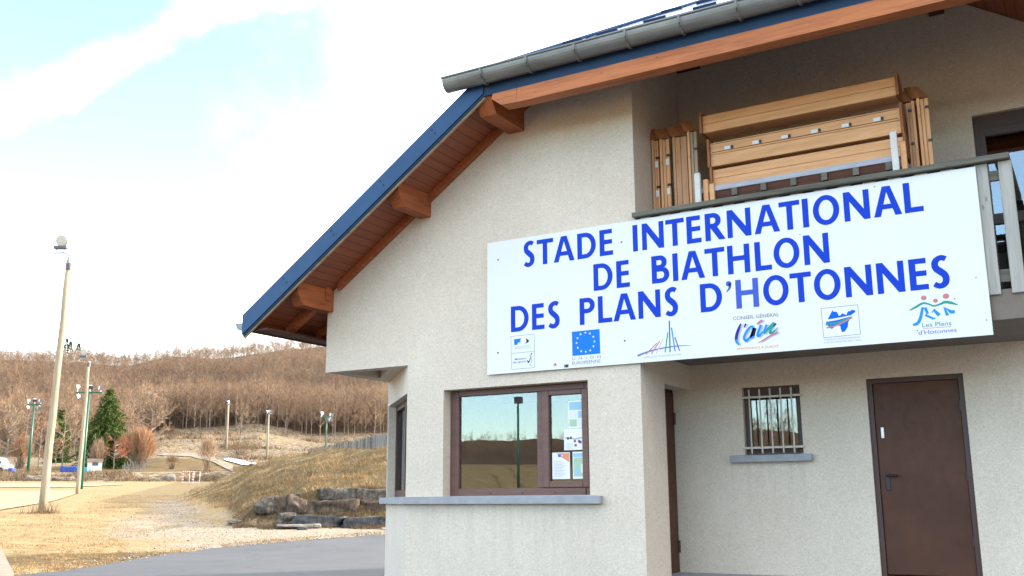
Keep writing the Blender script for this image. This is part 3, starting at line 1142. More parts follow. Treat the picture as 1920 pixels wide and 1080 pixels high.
LETTERS=[
(1.2462, 1.5499, [('S', 0.5003, 0.666), ('T', 0.6891, 0.9082), ('A', 0.9132, 1.1853), ('D', 1.2222, 1.4593), ('E', 1.506, 1.6718), ('I', 1.9154, 1.9752), ('N', 2.027, 2.2852), ('T', 2.3071, 2.5221), ('E', 2.549, 2.7149), ('R', 2.7585, 2.9809), ('N', 3.0031, 3.2598), ('A', 3.293, 3.561), ('T', 3.559, 3.7729), ('I', 3.797, 3.8585), ('O', 3.903, 4.1647), ('N', 4.2078, 4.4559), ('A', 4.4886, 4.7507), ('L', 4.7756, 4.9469)]) ,
(0.8545, 1.1632, [('D', 1.42, 1.6573), ('E', 1.7037, 1.8651), ('B', 2.1275, 2.3325), ('I', 2.3733, 2.4343), ('A', 2.4658, 2.7348), ('T', 2.7381, 2.9583), ('H', 2.9874, 3.2271), ('L', 3.2802, 3.4534), ('O', 3.4763, 3.7418), ('N', 3.7847, 4.0359)]) ,
(0.4808, 0.7868, [('D', 0.3289, 0.5706), ('E', 0.6151, 0.7818), ('S', 0.8196, 0.9891), ('P', 1.2361, 1.4284), ('L', 1.4668, 1.6394), ('A', 1.6533, 1.9257), ('N', 1.9562, 2.2164), ('S', 2.2584, 2.4256), ('D', 2.6688, 2.9088), ("'", 2.9451, 3.0142), ('H', 3.0566, 3.2983), ('O', 3.3453, 3.6079), ('T', 3.6238, 3.8394), ('O', 3.8611, 4.1218), ('N', 4.1639, 4.4206), ('N', 4.4648, 4.7172), ('E', 4.7619, 4.9272), ('S', 4.9528, 5.1227)]) ,
]
# (4.7691, 0.4823) (4.766, 0.7922) (4.7803, 1.2434) (4.776, 1.5495)
BOX1=[(0.3288, 0.4312), (0.6421, 0.4315), (0.6447, 0.0405), (0.3337, 0.0411)]
DIV1=[(0.3348, 0.2286), (0.6434, 0.2307)]
MBLUE=[(0.3718, 0.3948), (0.4634, 0.3975), (0.4561, 0.3732), (0.4588, 0.3511), (0.4252, 0.3509), (0.4107, 0.3253), (0.3727, 0.3241)]
MDARK=[(0.5289, 0.398), (0.578, 0.3565), (0.546, 0.3345), (0.5034, 0.3256), (0.5318, 0.3356), (0.537, 0.3631)]
T_REP=[(0.3746, 0.2771), (0.5983, 0.2744)]
T_MIN=[(0.3773, 0.1463), (0.5371, 0.1466)]
T_SPO=[(0.3499, 0.1099), (0.5297, 0.1133)]
FIG1=[(0.5405, 0.134), (0.5545, 0.1238), (0.5614, 0.1066), (0.5792, 0.1311), (0.5915, 0.1671), (0.5833, 0.1862)]
FIG2=[(0.5972, 0.1697), (0.6038, 0.1354), (0.5928, 0.0871), (0.5891, 0.0678), (0.6087, 0.0664)]
FIG3=[(0.5728, 0.1901), (0.5973, 0.182), (0.6182, 0.1681)]
HEAD1=[(0.6031, 0.2031)]
PINK=[(0.9069, 0.055)]
CAM=[(1.0233, 0.0465), (1.0826, 0.0482), (1.0832, 0.0121), (1.0247, 0.0121)]
FLAG=[(1.1334, 0.4138), (1.4799, 0.4148), (1.4836, 0.138), (1.1346, 0.1373)]
STARS=[(1.3031, 0.3876), (1.3602, 0.3747), (1.4026, 0.3338), (1.4143, 0.2791), (1.4012, 0.2253), (1.3595, 0.1823), (1.3047, 0.1718), (1.2467, 0.1824), (1.2051, 0.2247), (1.191, 0.28), (1.2035, 0.335), (1.2431, 0.3767)]
T_UNI=[(1.1303, 0.0914), (1.4888, 0.0891)]
T_EUR=[(1.1292, 0.037), (1.4842, 0.0381)]
ARC=[(1.9288, 0.0778), (2.0667, 0.1155), (2.2159, 0.1377), (2.3758, 0.146), (2.4807, 0.1435), (2.5455, 0.1357)]
RA0=[(2.1577, 0.197), (2.0276, 0.0867)]
RA1=[(2.1922, 0.217), (2.09, 0.0856)]
RA2=[(2.2333, 0.2389), (2.1441, 0.0864)]
RA3=[(2.2894, 0.3037), (2.2487, 0.0883)]
RA4=[(2.3106, 0.429), (2.3059, 0.0875)]
RA5=[(2.3327, 0.3505), (2.3629, 0.0917)]
RA6=[(2.3668, 0.245), (2.4131, 0.094)]
T_RA=[(2.007, 0.0438), (2.4267, 0.0454)]
T_CG=[(3.0142, 0.3667), (3.4943, 0.362)]
T_PQ=[(3.0421, 0.0513), (3.468, 0.0486)]
BANDPQ=[(3.0293, 0.0755), (3.4786, 0.0727), (3.4815, 0.0475), (3.0324, 0.0452)]
LL=[(3.0946, 0.323), (3.0681, 0.2695), (3.0435, 0.2066), (3.0363, 0.1607), (3.0418, 0.1324), (3.0637, 0.1027)]
AP=[(3.1459, 0.3158), (3.1251, 0.2782)]
LA=[(3.2231, 0.2784), (3.1977, 0.2808), (3.1559, 0.2429), (3.1194, 0.1767), (3.1317, 0.1455), (3.1454, 0.1397), (3.1821, 0.1712), (3.2076, 0.2105), (3.2272, 0.2688), (3.1996, 0.1927), (3.1983, 0.1698), (3.2217, 0.1723)]
LI=[(3.3025, 0.2894), (3.2678, 0.2097), (3.2617, 0.1849), (3.2775, 0.1789), (3.3213, 0.2187)]
DOT=[(3.2573, 0.3076), (3.301, 0.3427), (3.3239, 0.3405), (3.3239, 0.3243), (3.2704, 0.2948)]
LN0=[(3.3622, 0.2884), (3.3304, 0.2178)]
LN1=[(3.3269, 0.1975), (3.3827, 0.2498), (3.4384, 0.3019)]
LN2=[(3.4358, 0.2975), (3.3998, 0.2299), (3.3933, 0.1984), (3.4161, 0.1987), (3.4448, 0.2212), (3.476, 0.2503)]
UND=[(3.25, 0.1032), (3.3213, 0.1407), (3.3874, 0.1761), (3.4712, 0.2097), (3.4698, 0.187), (3.3863, 0.1579), (3.3249, 0.1244)]
BOX2=[(3.9145, 0.3967), (4.2675, 0.3988), (4.2718, 0.108), (3.9214, 0.1023)]
MAP=[(4.0258, 0.3713), (4.0306, 0.354), (4.0628, 0.3507), (4.0768, 0.322), (4.0798, 0.307), (4.0941, 0.3098), (4.1156, 0.3286), (4.1407, 0.3156), (4.152, 0.3061), (4.164, 0.3342), (4.1747, 0.3436), (4.1988, 0.3453), (4.214, 0.3626), (4.2188, 0.3475), (4.2388, 0.3496), (4.2393, 0.3287), (4.204, 0.3093), (4.1803, 0.2574), (4.1646, 0.2339), (4.1595, 0.1928), (4.1283, 0.1478), (4.0999, 0.1421), (4.0888, 0.1827), (4.0883, 0.2036), (4.069, 0.2138), (4.0277, 0.2009), (4.0062, 0.1819), (3.9927, 0.1916), (3.972, 0.2145), (3.955, 0.2329), (3.9568, 0.258), (3.9959, 0.3216)]
ST1=[(3.9393, 0.2702), (4.0533, 0.276), (4.2031, 0.2969)]
ST2=[(3.9489, 0.2335), (4.0671, 0.2432), (4.2061, 0.2841)]
ST3=[(3.9567, 0.1991), (4.0653, 0.2183), (4.2056, 0.2766)]
T_SY=[(3.9193, 0.0724), (4.2711, 0.0731)]
T_EL=[(3.9213, 0.0437), (4.2747, 0.0432)]
HEADS=[(4.8716, 0.4013), (4.9718, 0.3632), (5.0663, 0.3967)]
WAVE=[(4.7362, 0.2946), (4.794, 0.3207), (4.858, 0.3507), (4.9059, 0.339), (4.9525, 0.3162), (5.0077, 0.3263), (5.0512, 0.3415), (5.1039, 0.3293), (5.1608, 0.3024)]
B1=[(4.8549, 0.3144), (4.8281, 0.2174), (4.7993, 0.1672), (4.7549, 0.1515)]
B2=[(4.8758, 0.3089), (4.8921, 0.2509), (4.8725, 0.2363), (4.9359, 0.197), (4.9572, 0.1982)]
B3=[(4.9318, 0.2535), (4.9491, 0.2782), (4.9923, 0.2211)]
B4=[(5.0636, 0.214), (5.0434, 0.2883), (5.0961, 0.2435), (5.1288, 0.2435)]
T_LP=[(4.8352, 0.1228), (5.088, 0.1215)]
RL=[(4.8402, 0.1091), (5.0867, 0.1079)]
T_HO=[(4.7969, 0.0536), (5.1291, 0.054)]
CAPS=[(1.1309, 0.1225), (1.1298, 0.0657), (0.3774, 0.1618)]
SCREWS=[(0.1486, 0.2509), (1.7836, 0.2545)]
SCR2= [(0.1554, 1.3817), (1.7767, 1.3756), (2.4177, 1.9487), (3.759, 1.1789), (4.5183, 1.5613), (4.7887, 0.0944), (5.1386, 0.3647), (5.3373, 0.5447), (5.3879, 0.1387), (4.0134, 1.7606)]

for line, (b0, t0, row) in zip(('STADE INTERNATIONAL', 'DE BIATHLON', "DES PLANS D'HOTONNES"), LETTERS):
    pr = Print()
    gaps = [k for k, c_ in enumerate(line.replace(' ', '|')) if c_ == '|']
    gaps = [g - j for j, g in enumerate(gaps)]
    for i, (ch, x0, x1) in enumerate(row):
        if i in gaps:
            pr.build('lettering', [P_BLUE, P_BLUEFADE])
            pr = Print()
        fade = 1 if (ch in "'" or (ch == 'H' and i == 10)) else 0
        glyph(pr, ch, x0, x1, b0, t0, 0.0605, fade)
    pr.build('lettering', [P_BLUE, P_BLUEFADE])


def text(parent_print, s, p0, p1, cap, mat, bold=0.0, shear=0.0, name='lettering', plain=True):
    """one line of small lettering fitted between two points of its baseline"""
    cu_ = bpy.data.curves.new('lettering', 'FONT')
    cu_.body = s
    cu_.size = 1.0
    cu_.offset = bold
    cu_.shear = shear
    cu_.resolution_u = 4
    tmp = bpy.data.objects.new('lettering', cu_)
    COL.objects.link(tmp)
    dg = bpy.context.evaluated_depsgraph_get()
    me = tmp.evaluated_get(dg).to_mesh()
    vs = [tuple(q.co) for q in me.vertices]
    fs = [tuple(q.vertices) for q in me.polygons]
    bpy.data.objects.remove(tmp)
    bpy.data.curves.remove(cu_)
    xs = [q[0] for q in vs]
    x0, x1 = min(xs), max(xs)
    ang = math.atan2(p1[1] - p0[1], p1[0] - p0[0])
    wdt = math.hypot(p1[0] - p0[0], p1[1] - p0[1])
    sx, sy = wdt / (x1 - x0), cap / 0.70
    out_ = []
    for q in vs:
        a, c = (q[0] - x0) * sx, q[1] * sy
        out_.append(parent_print.pt((p0[0] + a * math.cos(ang) - c * math.sin(ang), p0[1] + a * math.sin(ang) + c * math.cos(ang))))
    return mesh_obj(name, out_, fs, mat, sign)


def frame(pr, pts, wd, mi=0):
    for i in range(len(pts)):
        pr.stroke([pts[i], pts[(i + 1) % len(pts)]], wd, mi)


# ministry box
pr = Print()
frame(pr, BOX1, 0.0045, 0)
pr.stroke(DIV1, 0.0045, 0)
pr.fill(MBLUE, (), 1)
pr.fill(MDARK, (), 2)
pr.stroke([(0.415, 0.345), (0.44, 0.350), (0.456, 0.343), (0.440, 0.332)], 0.008, 3)
pr.stroke(FIG1, [0.006, 0.012, 0.016, 0.012, 0.006, 0.003], 2)
pr.stroke(FIG2, [0.004, 0.007, 0.005, 0.007, 0.004], 0)
pr.stroke(FIG3, 0.005, 0)
pr.disc(HEAD1[0], 0.010, 2)
for k, vv in enumerate((0.305, 0.292)):
    pr.stroke([(0.377, vv), (0.59, vv + 0.003)], 0.003, 4)
pr.build('ministry_emblem', [P_GREY, P_FLAG, P_DARK, P_WHITE, P_LGREY])
text(pr, 'RÉPUBLIQUE FRANÇAISE', T_REP[0], T_REP[1], 0.012, P_LGREY)
text(pr, 'Ministère', T_MIN[0], T_MIN[1], 0.024, P_GREY, 0.01, 0.2)
text(pr, 'des sports', T_SPO[0], T_SPO[1], 0.024, P_PURPLE, 0.01, 0.2)
# two little stickers
pr = Print()
pr.disc(PINK[0], 0.026, 0, 9, 0.85)
pr.disc((PINK[0][0] + 0.006, PINK[0][1] + 0.002), 0.010, 2, 8)
pr.build('sticker', [P_PINK, P_GREY, P_WHITE])
pr = Print()
pr.fill(CAM, (), 1)
pr.fill([(CAM[0][0] + 0.020, CAM[0][1] - 0.006), (CAM[1][0] - 0.006, CAM[1][1] - 0.008), (CAM[2][0] - 0.006, CAM[2][1] + 0.006), (CAM[3][0] + 0.020, CAM[3][1] + 0.005)], (), 2)
pr.mb.v = [(q[0], q[1] - 0.0, q[2]) for q in pr.mb.v]
pr.build('sticker', [P_PINK, P_GREY, P_WHITE])
# flag with twelve stars
pr = Print()
pr.fill(FLAG, (), 0)
pr.y -= 0.0006
for c in STARS:
    pr.fill([(c[0] + (0.0165 if k % 2 == 0 else 0.0066) * math.sin(math.pi * k / 5), c[1] + (0.0165 if k % 2 == 0 else 0.0066) * math.cos(math.pi * k / 5)) for k in range(10)], (), 1)
pr.build('union_flag', [P_FLAG, P_WHITE])
text(pr, 'U  N  I  O  N', T_UNI[0], T_UNI[1], 0.031, P_GREY)
text(pr, 'EUROPEENNE', T_EUR[0], T_EUR[1], 0.036, P_GREY)
# region: fan of coloured strokes over a blue arc
pr = Print()
pr.stroke(ARC, [0.022, 0.017, 0.014, 0.011, 0.007, 0.003], 0)
pr.y -= 0.0006
for k, (ln, wd) in enumerate(((RA0, 0.010), (RA1, 0.010), (RA2, 0.010), (RA3, 0.012), (RA4, 0.014), (RA5, 0.013), (RA6, 0.010))):
    pr.stroke(ln, wd, (1, 1, 2, 3, 4, 5, 6)[k])
pr.build('region_emblem', [P_PURPLE, P_RED, P_PINK, P_TEAL, P_GREEN, P_SKYBLUE, P_NAVY])
text(pr, 'RÉGION RHÔNE-ALPES', T_RA[0], T_RA[1], 0.020, P_LGREY)
# county council brush lettering with its lilac shadow
off = lambda pts, d=0.018: [(q[0] + d, q[1] - d * 0.35) for q in pts]
pr = Print()
brush = ((LL, [0.012, 0.030, 0.034, 0.032, 0.026, 0.014]), (AP, [0.020, 0.012]), (LA, [0.022, 0.024, 0.026, 0.026, 0.028, 0.028, 0.026, 0.024, 0.022, 0.026, 0.026, 0.018]), (LI, [0.026, 0.028, 0.028, 0.026, 0.018]),
         (LN0, 0.024), (LN1, [0.030, 0.026, 0.026]), (LN2, [0.024, 0.026, 0.026, 0.022, 0.014, 0.004]))
for pts, wd in brush:
    pr.stroke(off(pts), wd, 0)
pr.fill(off(DOT), (), 0)
pr.fill(off(UND), (), 0)
pr.y -= 0.0006
for k, (pts, wd) in enumerate(brush):
    pr.stroke(pts, wd, (1, 1, 2, 2, 2, 3, 3)[k])
    pr.y -= 0.0002
pr.stroke(LL[3:], [0.030, 0.026, 0.014], 2)
pr.fill(DOT, (), 4)
pr.fill(UND, (), 4)
pr.build('council_emblem', [P_LILAC, P_NAVY, P_SKYBLUE, P_TEAL, P_RED])
text(pr, 'CONSEIL GÉNÉRAL', T_CG[0], T_CG[1], 0.036, P_GREY)
pr = Print()
pr.fill(BANDPQ, (), 0)
pr.build('print_band', [P_CREAM])
pr.y -= 0.0006
text(pr, 'PERFORMANCE & QUALITÉ', T_PQ[0], T_PQ[1], 0.022, P_BROWN)
# electricity board: framed map under coloured swooshes
pr = Print()
frame(pr, BOX2, 0.005, 0)
pr.fill(MAP, (), 1)
pr.y -= 0.0006
pr.stroke(ST1, [0.022, 0.020, 0.010], 2)
pr.y -= 0.0003
pr.stroke(ST2, [0.022, 0.020, 0.010], 3)
pr.y -= 0.0003
pr.stroke(ST3, [0.014, 0.015, 0.012], 4)
pr.build('electricity_emblem', [P_GREY, P_MAPBLUE, P_CREAM, P_TEAL, P_RED])
text(pr, 'SYNDICAT INTERCOMMUNAL', T_SY[0], T_SY[1], 0.018, P_LGREY)
text(pr, "D'ELECTRICITE DE L'AIN", T_EL[0], T_EL[1], 0.019, P_LGREY)
# village: three figures under a green ridge
pr = Print()
for c, r_ in zip(HEADS, (0.026, 0.022, 0.029)):
    pr.disc(c, r_, 0, 14, 0.88)
pr.stroke(WAVE, [0.010, 0.022, 0.020, 0.016, 0.016, 0.018, 0.026, 0.026, 0.006], 1)
pr.y -= 0.0004
pr.stroke(B1, [0.022, 0.028, 0.030, 0.022], 2)
pr.stroke(B2, [0.026, 0.026, 0.024, 0.020, 0.012], 2, False)
pr.stroke(B3, [0.014, 0.026, 0.034], 2, False)
pr.stroke(B4, [0.030, 0.030, 0.034, 0.032], 2, False)
pr.stroke(RL, 0.004, 0)
pr.build('village_emblem', [P_RED, P_TEAL, P_SKYBLUE])
text(pr, 'Les Plans', T_LP[0], T_LP[1], 0.040, P_TEAL)
text(pr, "d'Hotonnes", T_HO[0], T_HO[1], 0.040, P_PURPLE)
sc = MB()
for q in SCREWS + SCR2:
    r_ = 0.010 if q in SCREWS + SCR2[:2] else 0.0055
    sc.tube([(SX + q[0], SY0 - 0.004, SZ + q[1]), (SX + q[0], SY0 + 0.001, SZ + q[1])], r_, 8)
sc.build('screws', M_BLACK, sign)

# ------------------------------------------------------------------ notices taped inside the pane
NY = FY + 0.014


def notice(label, x0, x1, z0, z1, draw, tilt=0.0):
    t = thing('notice', label, 'notice', ((x0 + x1) / 2, NY, z0), 'notices behind the window pane')
    m = MB()
    m.box(x0, x1, NY, NY + 0.002, z0, z1)
    m.build('sheet', M_PAPER, t)
    m = MB()
    yy = [NY - 0.0012]

    def q(a, b, c, d, mi):
        w_, h_ = x1 - x0, z1 - z0
        m.poly([(x0 + a * w_, yy[0], z0 + c * h_), (x0 + b * w_, yy[0], z0 + c * h_), (x0 + b * w_, yy[0], z0 + d * h_), (x0 + a * w_, yy[0], z0 + d * h_)], mi)

    def tri3(pts, mi):
        w_, h_ = x1 - x0, z1 - z0
        m.poly([(x0 + a * w_, yy[0], z0 + c * h_) for a, c in pts], mi)
    draw(q, tri3, yy)
    m.build('print', [flat('notice_pale_blue', (0.34, 0.56, 0.68)), flat('notice_pale_green', (0.42, 0.58, 0.40)), flat('notice_orange', (0.72, 0.30, 0.16)), P_LGREY, P_FLAG, flat('notice_maroon', (0.30, 0.12, 0.16)), P_WHITE], t)


def d1_(q, t3, yy):
    q(0.06, 0.94, 0.66, 0.95, 0)
    q(0.06, 0.50, 0.36, 0.62, 6); q(0.54, 0.94, 0.36, 0.62, 0)
    q(0.06, 0.46, 0.06, 0.32, 1); q(0.50, 0.94, 0.06, 0.32, 6)


def d2_(q, t3, yy):
    t3([(0.0, 0.62), (0.45, 0.55), (1.0, 0.66), (1.0, 0.60), (0.5, 0.48), (0.0, 0.58)], 3)
    for a, c in ((0.12, 0.50), (0.25, 0.52), (0.42, 0.36), (0.60, 0.34), (0.45, 0.16), (0.86, 0.16), (0.66, 0.30)):
        q(a, a + 0.10, c, c + 0.12, 5)
    for k in range(5):
        q(0.08, 0.40, 0.06 + k * 0.06, 0.075 + k * 0.06, 3)


def d3_(q, t3, yy):
    t3([(0.22, 0.97), (0.97, 0.62), (0.97, 0.97)], 2)
    yy[0] -= 0.0004
    q(0.34, 0.50, 0.83, 0.93, 4); q(0.52, 0.60, 0.86, 0.90, 6)
    for k in range(11):
        q(0.12, 0.55 + 0.3 * ((k * 7) % 5) / 5, 0.10 + k * 0.055, 0.118 + k * 0.055, 3)


def d4_(q, t3, yy):
    q(0.05, 0.95, 0.80, 0.95, 0); q(0.05, 0.95, 0.08, 0.78, 1)
    yy[0] -= 0.0004
    q(0.12, 0.40, 0.12, 0.40, 0); q(0.55, 0.85, 0.22, 0.55, 6); q(0.15, 0.3, 0.62, 0.72, 3)


notice('pale blue and green poster at the top right of the window, above the landscape sheet', -5.215, -4.985, 2.19, 2.50, d1_)
notice('wide white landscape sheet with small dark pictures, below the pale blue poster', -5.275, -4.982, 1.945, 2.182, d2_)
notice('white notice with an orange corner and grey lines of print, low in the window', -5.432, -5.205, 1.625, 1.922, d3_)
notice('green and blue map sheet beside the orange cornered notice', -5.170, -4.983, 1.625, 1.925, d4_)

# ------------------------------------------------------------------ timber troughs stacked on the balcony
TL = 2.09


def trough(label, kind='front'):
    """wooden channel: front of two planks, bottom plank, two end cheeks, dark clips and white tags"""
    t = thing('timber_trough', label, 'timber trough', (0, 0, 0), 'timber troughs stored on the balcony')
    hgt = 0.205
    m = MB()
    m.box(0.0, TL, 0.0, 0.028, 0.0, hgt * 0.5 - 0.002, 0, bev=0.003)
    m.box(0.0, TL, 0.002, 0.028, hgt * 0.5 + 0.002, hgt, 0, bev=0.003)
    m.build('front_planks', M_PINE if kind != 'old' else M_PINE_OLD, t)
    m = MB()
    m.box(0.004, TL - 0.004, 0.029, 0.26, 0.0, 0.026, 0, bev=0.003)
    m.build('bottom_plank', M_PINE, t)
    for x in (-0.028, TL + 0.001):
        m = MB()
        m.prism([(x, -0.035, -0.01), (x, 0.27, -0.01), (x, 0.30, 0.10), (x, 0.10, hgt + 0.05), (x, -0.035, hgt + 0.03)], (0.027, 0, 0))
        m.build('end_cheek', M_PINE_END, t)
    if kind == 'tagged':
        for k in range(6):
            m = MB()
            x = 0.17 + k * 0.33
            m.box(x, x + 0.075, -0.003, -0.0005, hgt * 0.62, hgt * 0.62 + 0.028)
            m.build('tag', M_PAPER, t)
    if kind == 'tagged':
        m = MB()
        m.box(0.02, TL - 0.02, -0.0012, -0.0004, hgt * 0.575, hgt * 0.60)
        m.box(0.02, TL - 0.02, -0.0012, -0.0004, hgt * 0.93, hgt * 0.95)
        m.build('grooves', M_DARKWOOD, t)
    if kind != 'front':
        for k in range(6):
            m = MB()
            x = 0.247 + k * 0.33
            m.box(x, x + 0.026, -0.012, 0.0, hgt * 0.62, hgt * 0.62 + 0.026)
            m.build('clip', M_BLACK, t)
    return t


def lay(o, x, y, z, tilt=0.0, scale=1.0):
    o.location = (x, y, z)
    o.rotation_euler = (tilt, 0, 0)


BX = -3.55
t1 = trough('topmost of the long pine troughs lying on the balcony, plain two-plank front')
lay(t1, BX + 0.02, 10.26, 5.47)
t2 = trough('long pine trough lying in the middle of the stack, with a row of white tags', 'tagged')
lay(t2, BX + 0.085, 10.29, 5.065)
t2.scale = (0.975, 1, 1.36)
t4 = trough('lowest long pine trough lying on the grey plank shelf', 'front')
lay(t4, BX + 0.105, 10.285, 4.815)
t4.scale = (0.97, 1, 1.0)


def stand(label, x0, x1, y, top, mat, tagged=False, clips=True, peg=-1):
    """a trough stood on end: narrow front plank, deep side plank, slanting brown cheek on top"""
    t = thing('timber_trough', label, 'timber trough', ((x0 + x1) / 2, y, 3.262), 'timber troughs stored on the balcony')
    zb = 3.264
    e = 0.03
    xs_ = x0 if peg < 0 else x1 - e
    m = MB()
    m.box(xs_, xs_ + e, y - 0.012, y + 0.26, zb, top, 0, bev=0.003)
    m.build('side_plank', mat[1], t)
    m = MB()
    f0, f1 = (x0 + e + 0.002, x1) if peg < 0 else (x0, x1 - e - 0.002)
    mid = f0 + (f1 - f0) * 0.45
    m.box(f0, mid - 0.002, y, y + 0.028, zb, top - 0.01, 0, bev=0.003)
    m.box(mid + 0.002, f1, y + 0.003, y + 0.028, zb, top - 0.01, 0, bev=0.003)
    m.build('front_planks', mat[0], t)
    m = MB()
    m.prism([(x0 - 0.045, y + 0.02, top + 0.02), (x0 + 0.01, y - 0.02, top + 0.002), (x1, y + 0.02, top + 0.002), (x1 - 0.03, y + 0.09, top + 0.002), (x0 - 0.045, y + 0.09, top + 0.02)], (-0.075, 0.03, 0.145))
    m.build('end_cheek', M_PINE_END, t)
    if clips:
        for z in (5.34, 4.98, 4.62):
            m = MB()
            m.box(f1 - 0.032, f1 + 0.004, y - 0.012, y + 0.03, z - 0.012, z + 0.012)
            m.build('clip', M_BLACK, t)
    if tagged:
        for z in (5.27, 4.91, 4.55):
            m = MB()
            m.box(f1 - 0.045, f1 - 0.008, y - 0.002, y - 0.0005, z - 0.045, z + 0.03)
            m.build('tag', M_PAPER, t)
    return t


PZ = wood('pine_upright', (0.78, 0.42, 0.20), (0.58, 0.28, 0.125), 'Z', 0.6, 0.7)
PZ2 = wood('pine_upright_shaded_face', (0.64, 0.36, 0.20), (0.50, 0.25, 0.12), 'Z', 0.65, 0.5)  # duller, pinkish copy of the upright pine, shade put into its colour
PZ3 = wood('weathered_pine_upright', (0.46, 0.34, 0.235), (0.29, 0.195, 0.125), 'Z', 0.75, 0.8)
stand('tagged pine trough on end, hard against the left balcony wall', -4.225, -4.145, 10.42, 5.57, (PZ, PZ2), True)
stand('tagged pine trough on end, second from the left balcony wall', -4.115, -4.000, 10.40, 5.555, (PZ, PZ), True, True, -1)
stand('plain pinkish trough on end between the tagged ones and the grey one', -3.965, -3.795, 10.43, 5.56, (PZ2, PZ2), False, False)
stand('grey weathered trough on end, just left of the lying stack', -3.755, -3.645, 10.36, 5.565, (PZ3, PZ), False)
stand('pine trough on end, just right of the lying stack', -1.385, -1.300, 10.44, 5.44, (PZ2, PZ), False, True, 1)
stand('rightmost pine trough on end, by the bare balcony wall', -1.275, -1.165, 10.42, 5.45, (PZ, PZ), False)

rack = thing('storage_rack', 'low grey plank rack carrying the lying troughs above the balcony rail', 'rack', (-2.5, 10.3, 3.262))
m = MB()
m.box(-3.60, -1.46, 10.10, 10.56, 4.715, 4.775, 0, bev=0.004)
m.build('shelf', M_SHELF, rack)
m = MB()
m.box(-3.58, -1.48, 10.115, 10.14, 4.50, 4.712)  # dark board added in place of the shaded gap under the shelf
m.build('apron_board', M_DARKWOOD, rack)
for k in range(7):
    m = MB()
    m.box(-3.50 + k * 0.32, -3.44 + k * 0.32, 10.085, 10.112, 4.63, 4.712)
    m.build('bearer', M_GREYWOOD_X, rack)
for x, zt in ((-3.545, 4.93), (-1.475, 5.00)):
    m = MB()
    m.box(x - 0.03, x + 0.035, 10.02, 10.06, 3.262, zt, 0, bev=0.004)
    m.build('post', M_WHITEWOOD, rack)
for x, zt in ((-3.47, 4.86), (-3.40, 4.80), (-1.40, 4.90)):
    m = MB()
    m.box(x - 0.028, x + 0.028, 10.08, 10.12, 3.262, zt, 0, bev=0.004)
    m.build('post', M_PINE, rack)


# ------------------------------------------------------------------ terrain
def hor_dir(px):
    """compass direction (degrees clockwise from +Y) of the horizon point at picture column px"""
    a = (px - 960) / FPX
    b = -(CR[0][2] * a + CR[2][2]) / CR[1][2]
    v = [CR[0][i] * a + CR[1][i] * b + CR[2][i] for i in range(3)]
    return math.degrees(math.atan2(v[0], v[1]))


def pix(px, py):
    """compass direction and slope (rise over run) of a line of sight"""
    a, b = (px - 960) / FPX, (py - 540) / FPX
    v = [CR[0][i] * a + CR[1][i] * b + CR[2][i] for i in range(3)]
    return math.degrees(math.atan2(v[0], v[1])), v[2] / math.hypot(v[0], v[1])


def zy(px, py, d):
    return EYE.z + pix(px, py)[1] * d


BASE = [(0, 0.0), (18, 0.0), (26, 0.06), (32, 0.28), (38, 0.58), (45, 0.96), (60, 1.40), (80, 1.95), (95, 2.45), (120, 3.10), (138, 3.85), (141, 4.0)]


def column(px, far):
    return BASE + [(d, zy(px, y, d)) for d, y in far]


HILL = {-250: 664, -100: 666, 0: 669, 110: 674, 170: 681, 222: 690, 280: 679, 330: 676, 400: 678, 480: 668, 600: 662, 725: 664, 900: 670}


def hill(px, y0):
    xs = sorted(HILL)
    yr = np.interp(px, xs, [HILL[k] for k in xs])
    return [(300, y0), (350, y0 + (yr - y0) * 0.34), (420, y0 + (yr - y0) * 0.60), (500, y0 + (yr - y0) * 0.82), (610, yr), (700, yr + 22), (1600, yr + 90)]


COLS = [
    (-250, column(-250, [(146, 886), (160, 884), (200, 872), (230, 858)] + hill(-250, 838))),
    (0, column(0, [(146, 886), (160, 884), (200, 872), (230, 858)] + hill(0, 835))),
    (130, column(130, [(146, 886), (160, 883), (200, 870), (230, 858)] + hill(130, 832))),
    (225, column(225, [(146, 885), (160, 882), (190, 872), (225, 856), (250, 846)] + hill(225, 832))),
    (300, column(300, [(146, 885), (160, 880), (185, 866), (215, 852), (240, 840), (248, 828), (262, 824), (270, 815)] + hill(300, 806))),
    (390, column(390, [(146, 884), (165, 876), (190, 866), (220, 855), (240, 845), (246, 832), (262, 826), (268, 814), (280, 812)] + hill(390, 800))),
    (480, column(480, [(146, 886), (165, 880), (190, 868), (220, 856), (240, 842), (262, 826), (268, 812), (280, 810)] + hill(480, 796))),
    (600, column(600, [(146, 890), (190, 872), (240, 846), (280, 828)] + hill(600, 812))),
    (760, column(760, [(146, 890), (190, 872), (240, 848), (280, 834)] + hill(760, 815))),
]
REAR = [(0, 0), (12.5, 0), (14, .12), (16, .8), (20, 2.0), (24, 2.75), (60, 3.2), (150, 5.0), (250, 12.0), (330, 19.5), (420, 25), (600, 26), (1600, 20)]
SIDE = [(0, 0), (30, 0), (90, 2), (250, 10), (600, 45), (1600, 40)]
DG = np.concatenate([np.linspace(0, 30, 61), np.linspace(30.4, 62, 80), np.linspace(62.8, 160, 110), np.geomspace(161.5, 1600, 100)])
TAB = [(-181.0, REAR), (-98.0, REAR), (-76.0, COLS[0][1])]
TAB += [(hor_dir(px), prof) for px, prof in COLS]
TAB += [(-14.0, SIDE), (150.0, SIDE), (175.0, REAR), (181.0, REAR)]
TAZ = np.array([t[0] for t in TAB])
TZ = np.array([np.interp(DG, [q[0] for q in t[1]], [q[1] for q in t[1]]) for t in TAB])
# round the corners of the profiles a little
for _ in range(3):
    TZ[:, 1:-1] = 0.25 * TZ[:, :-2] + 0.5 * TZ[:, 1:-1] + 0.25 * TZ[:, 2:]

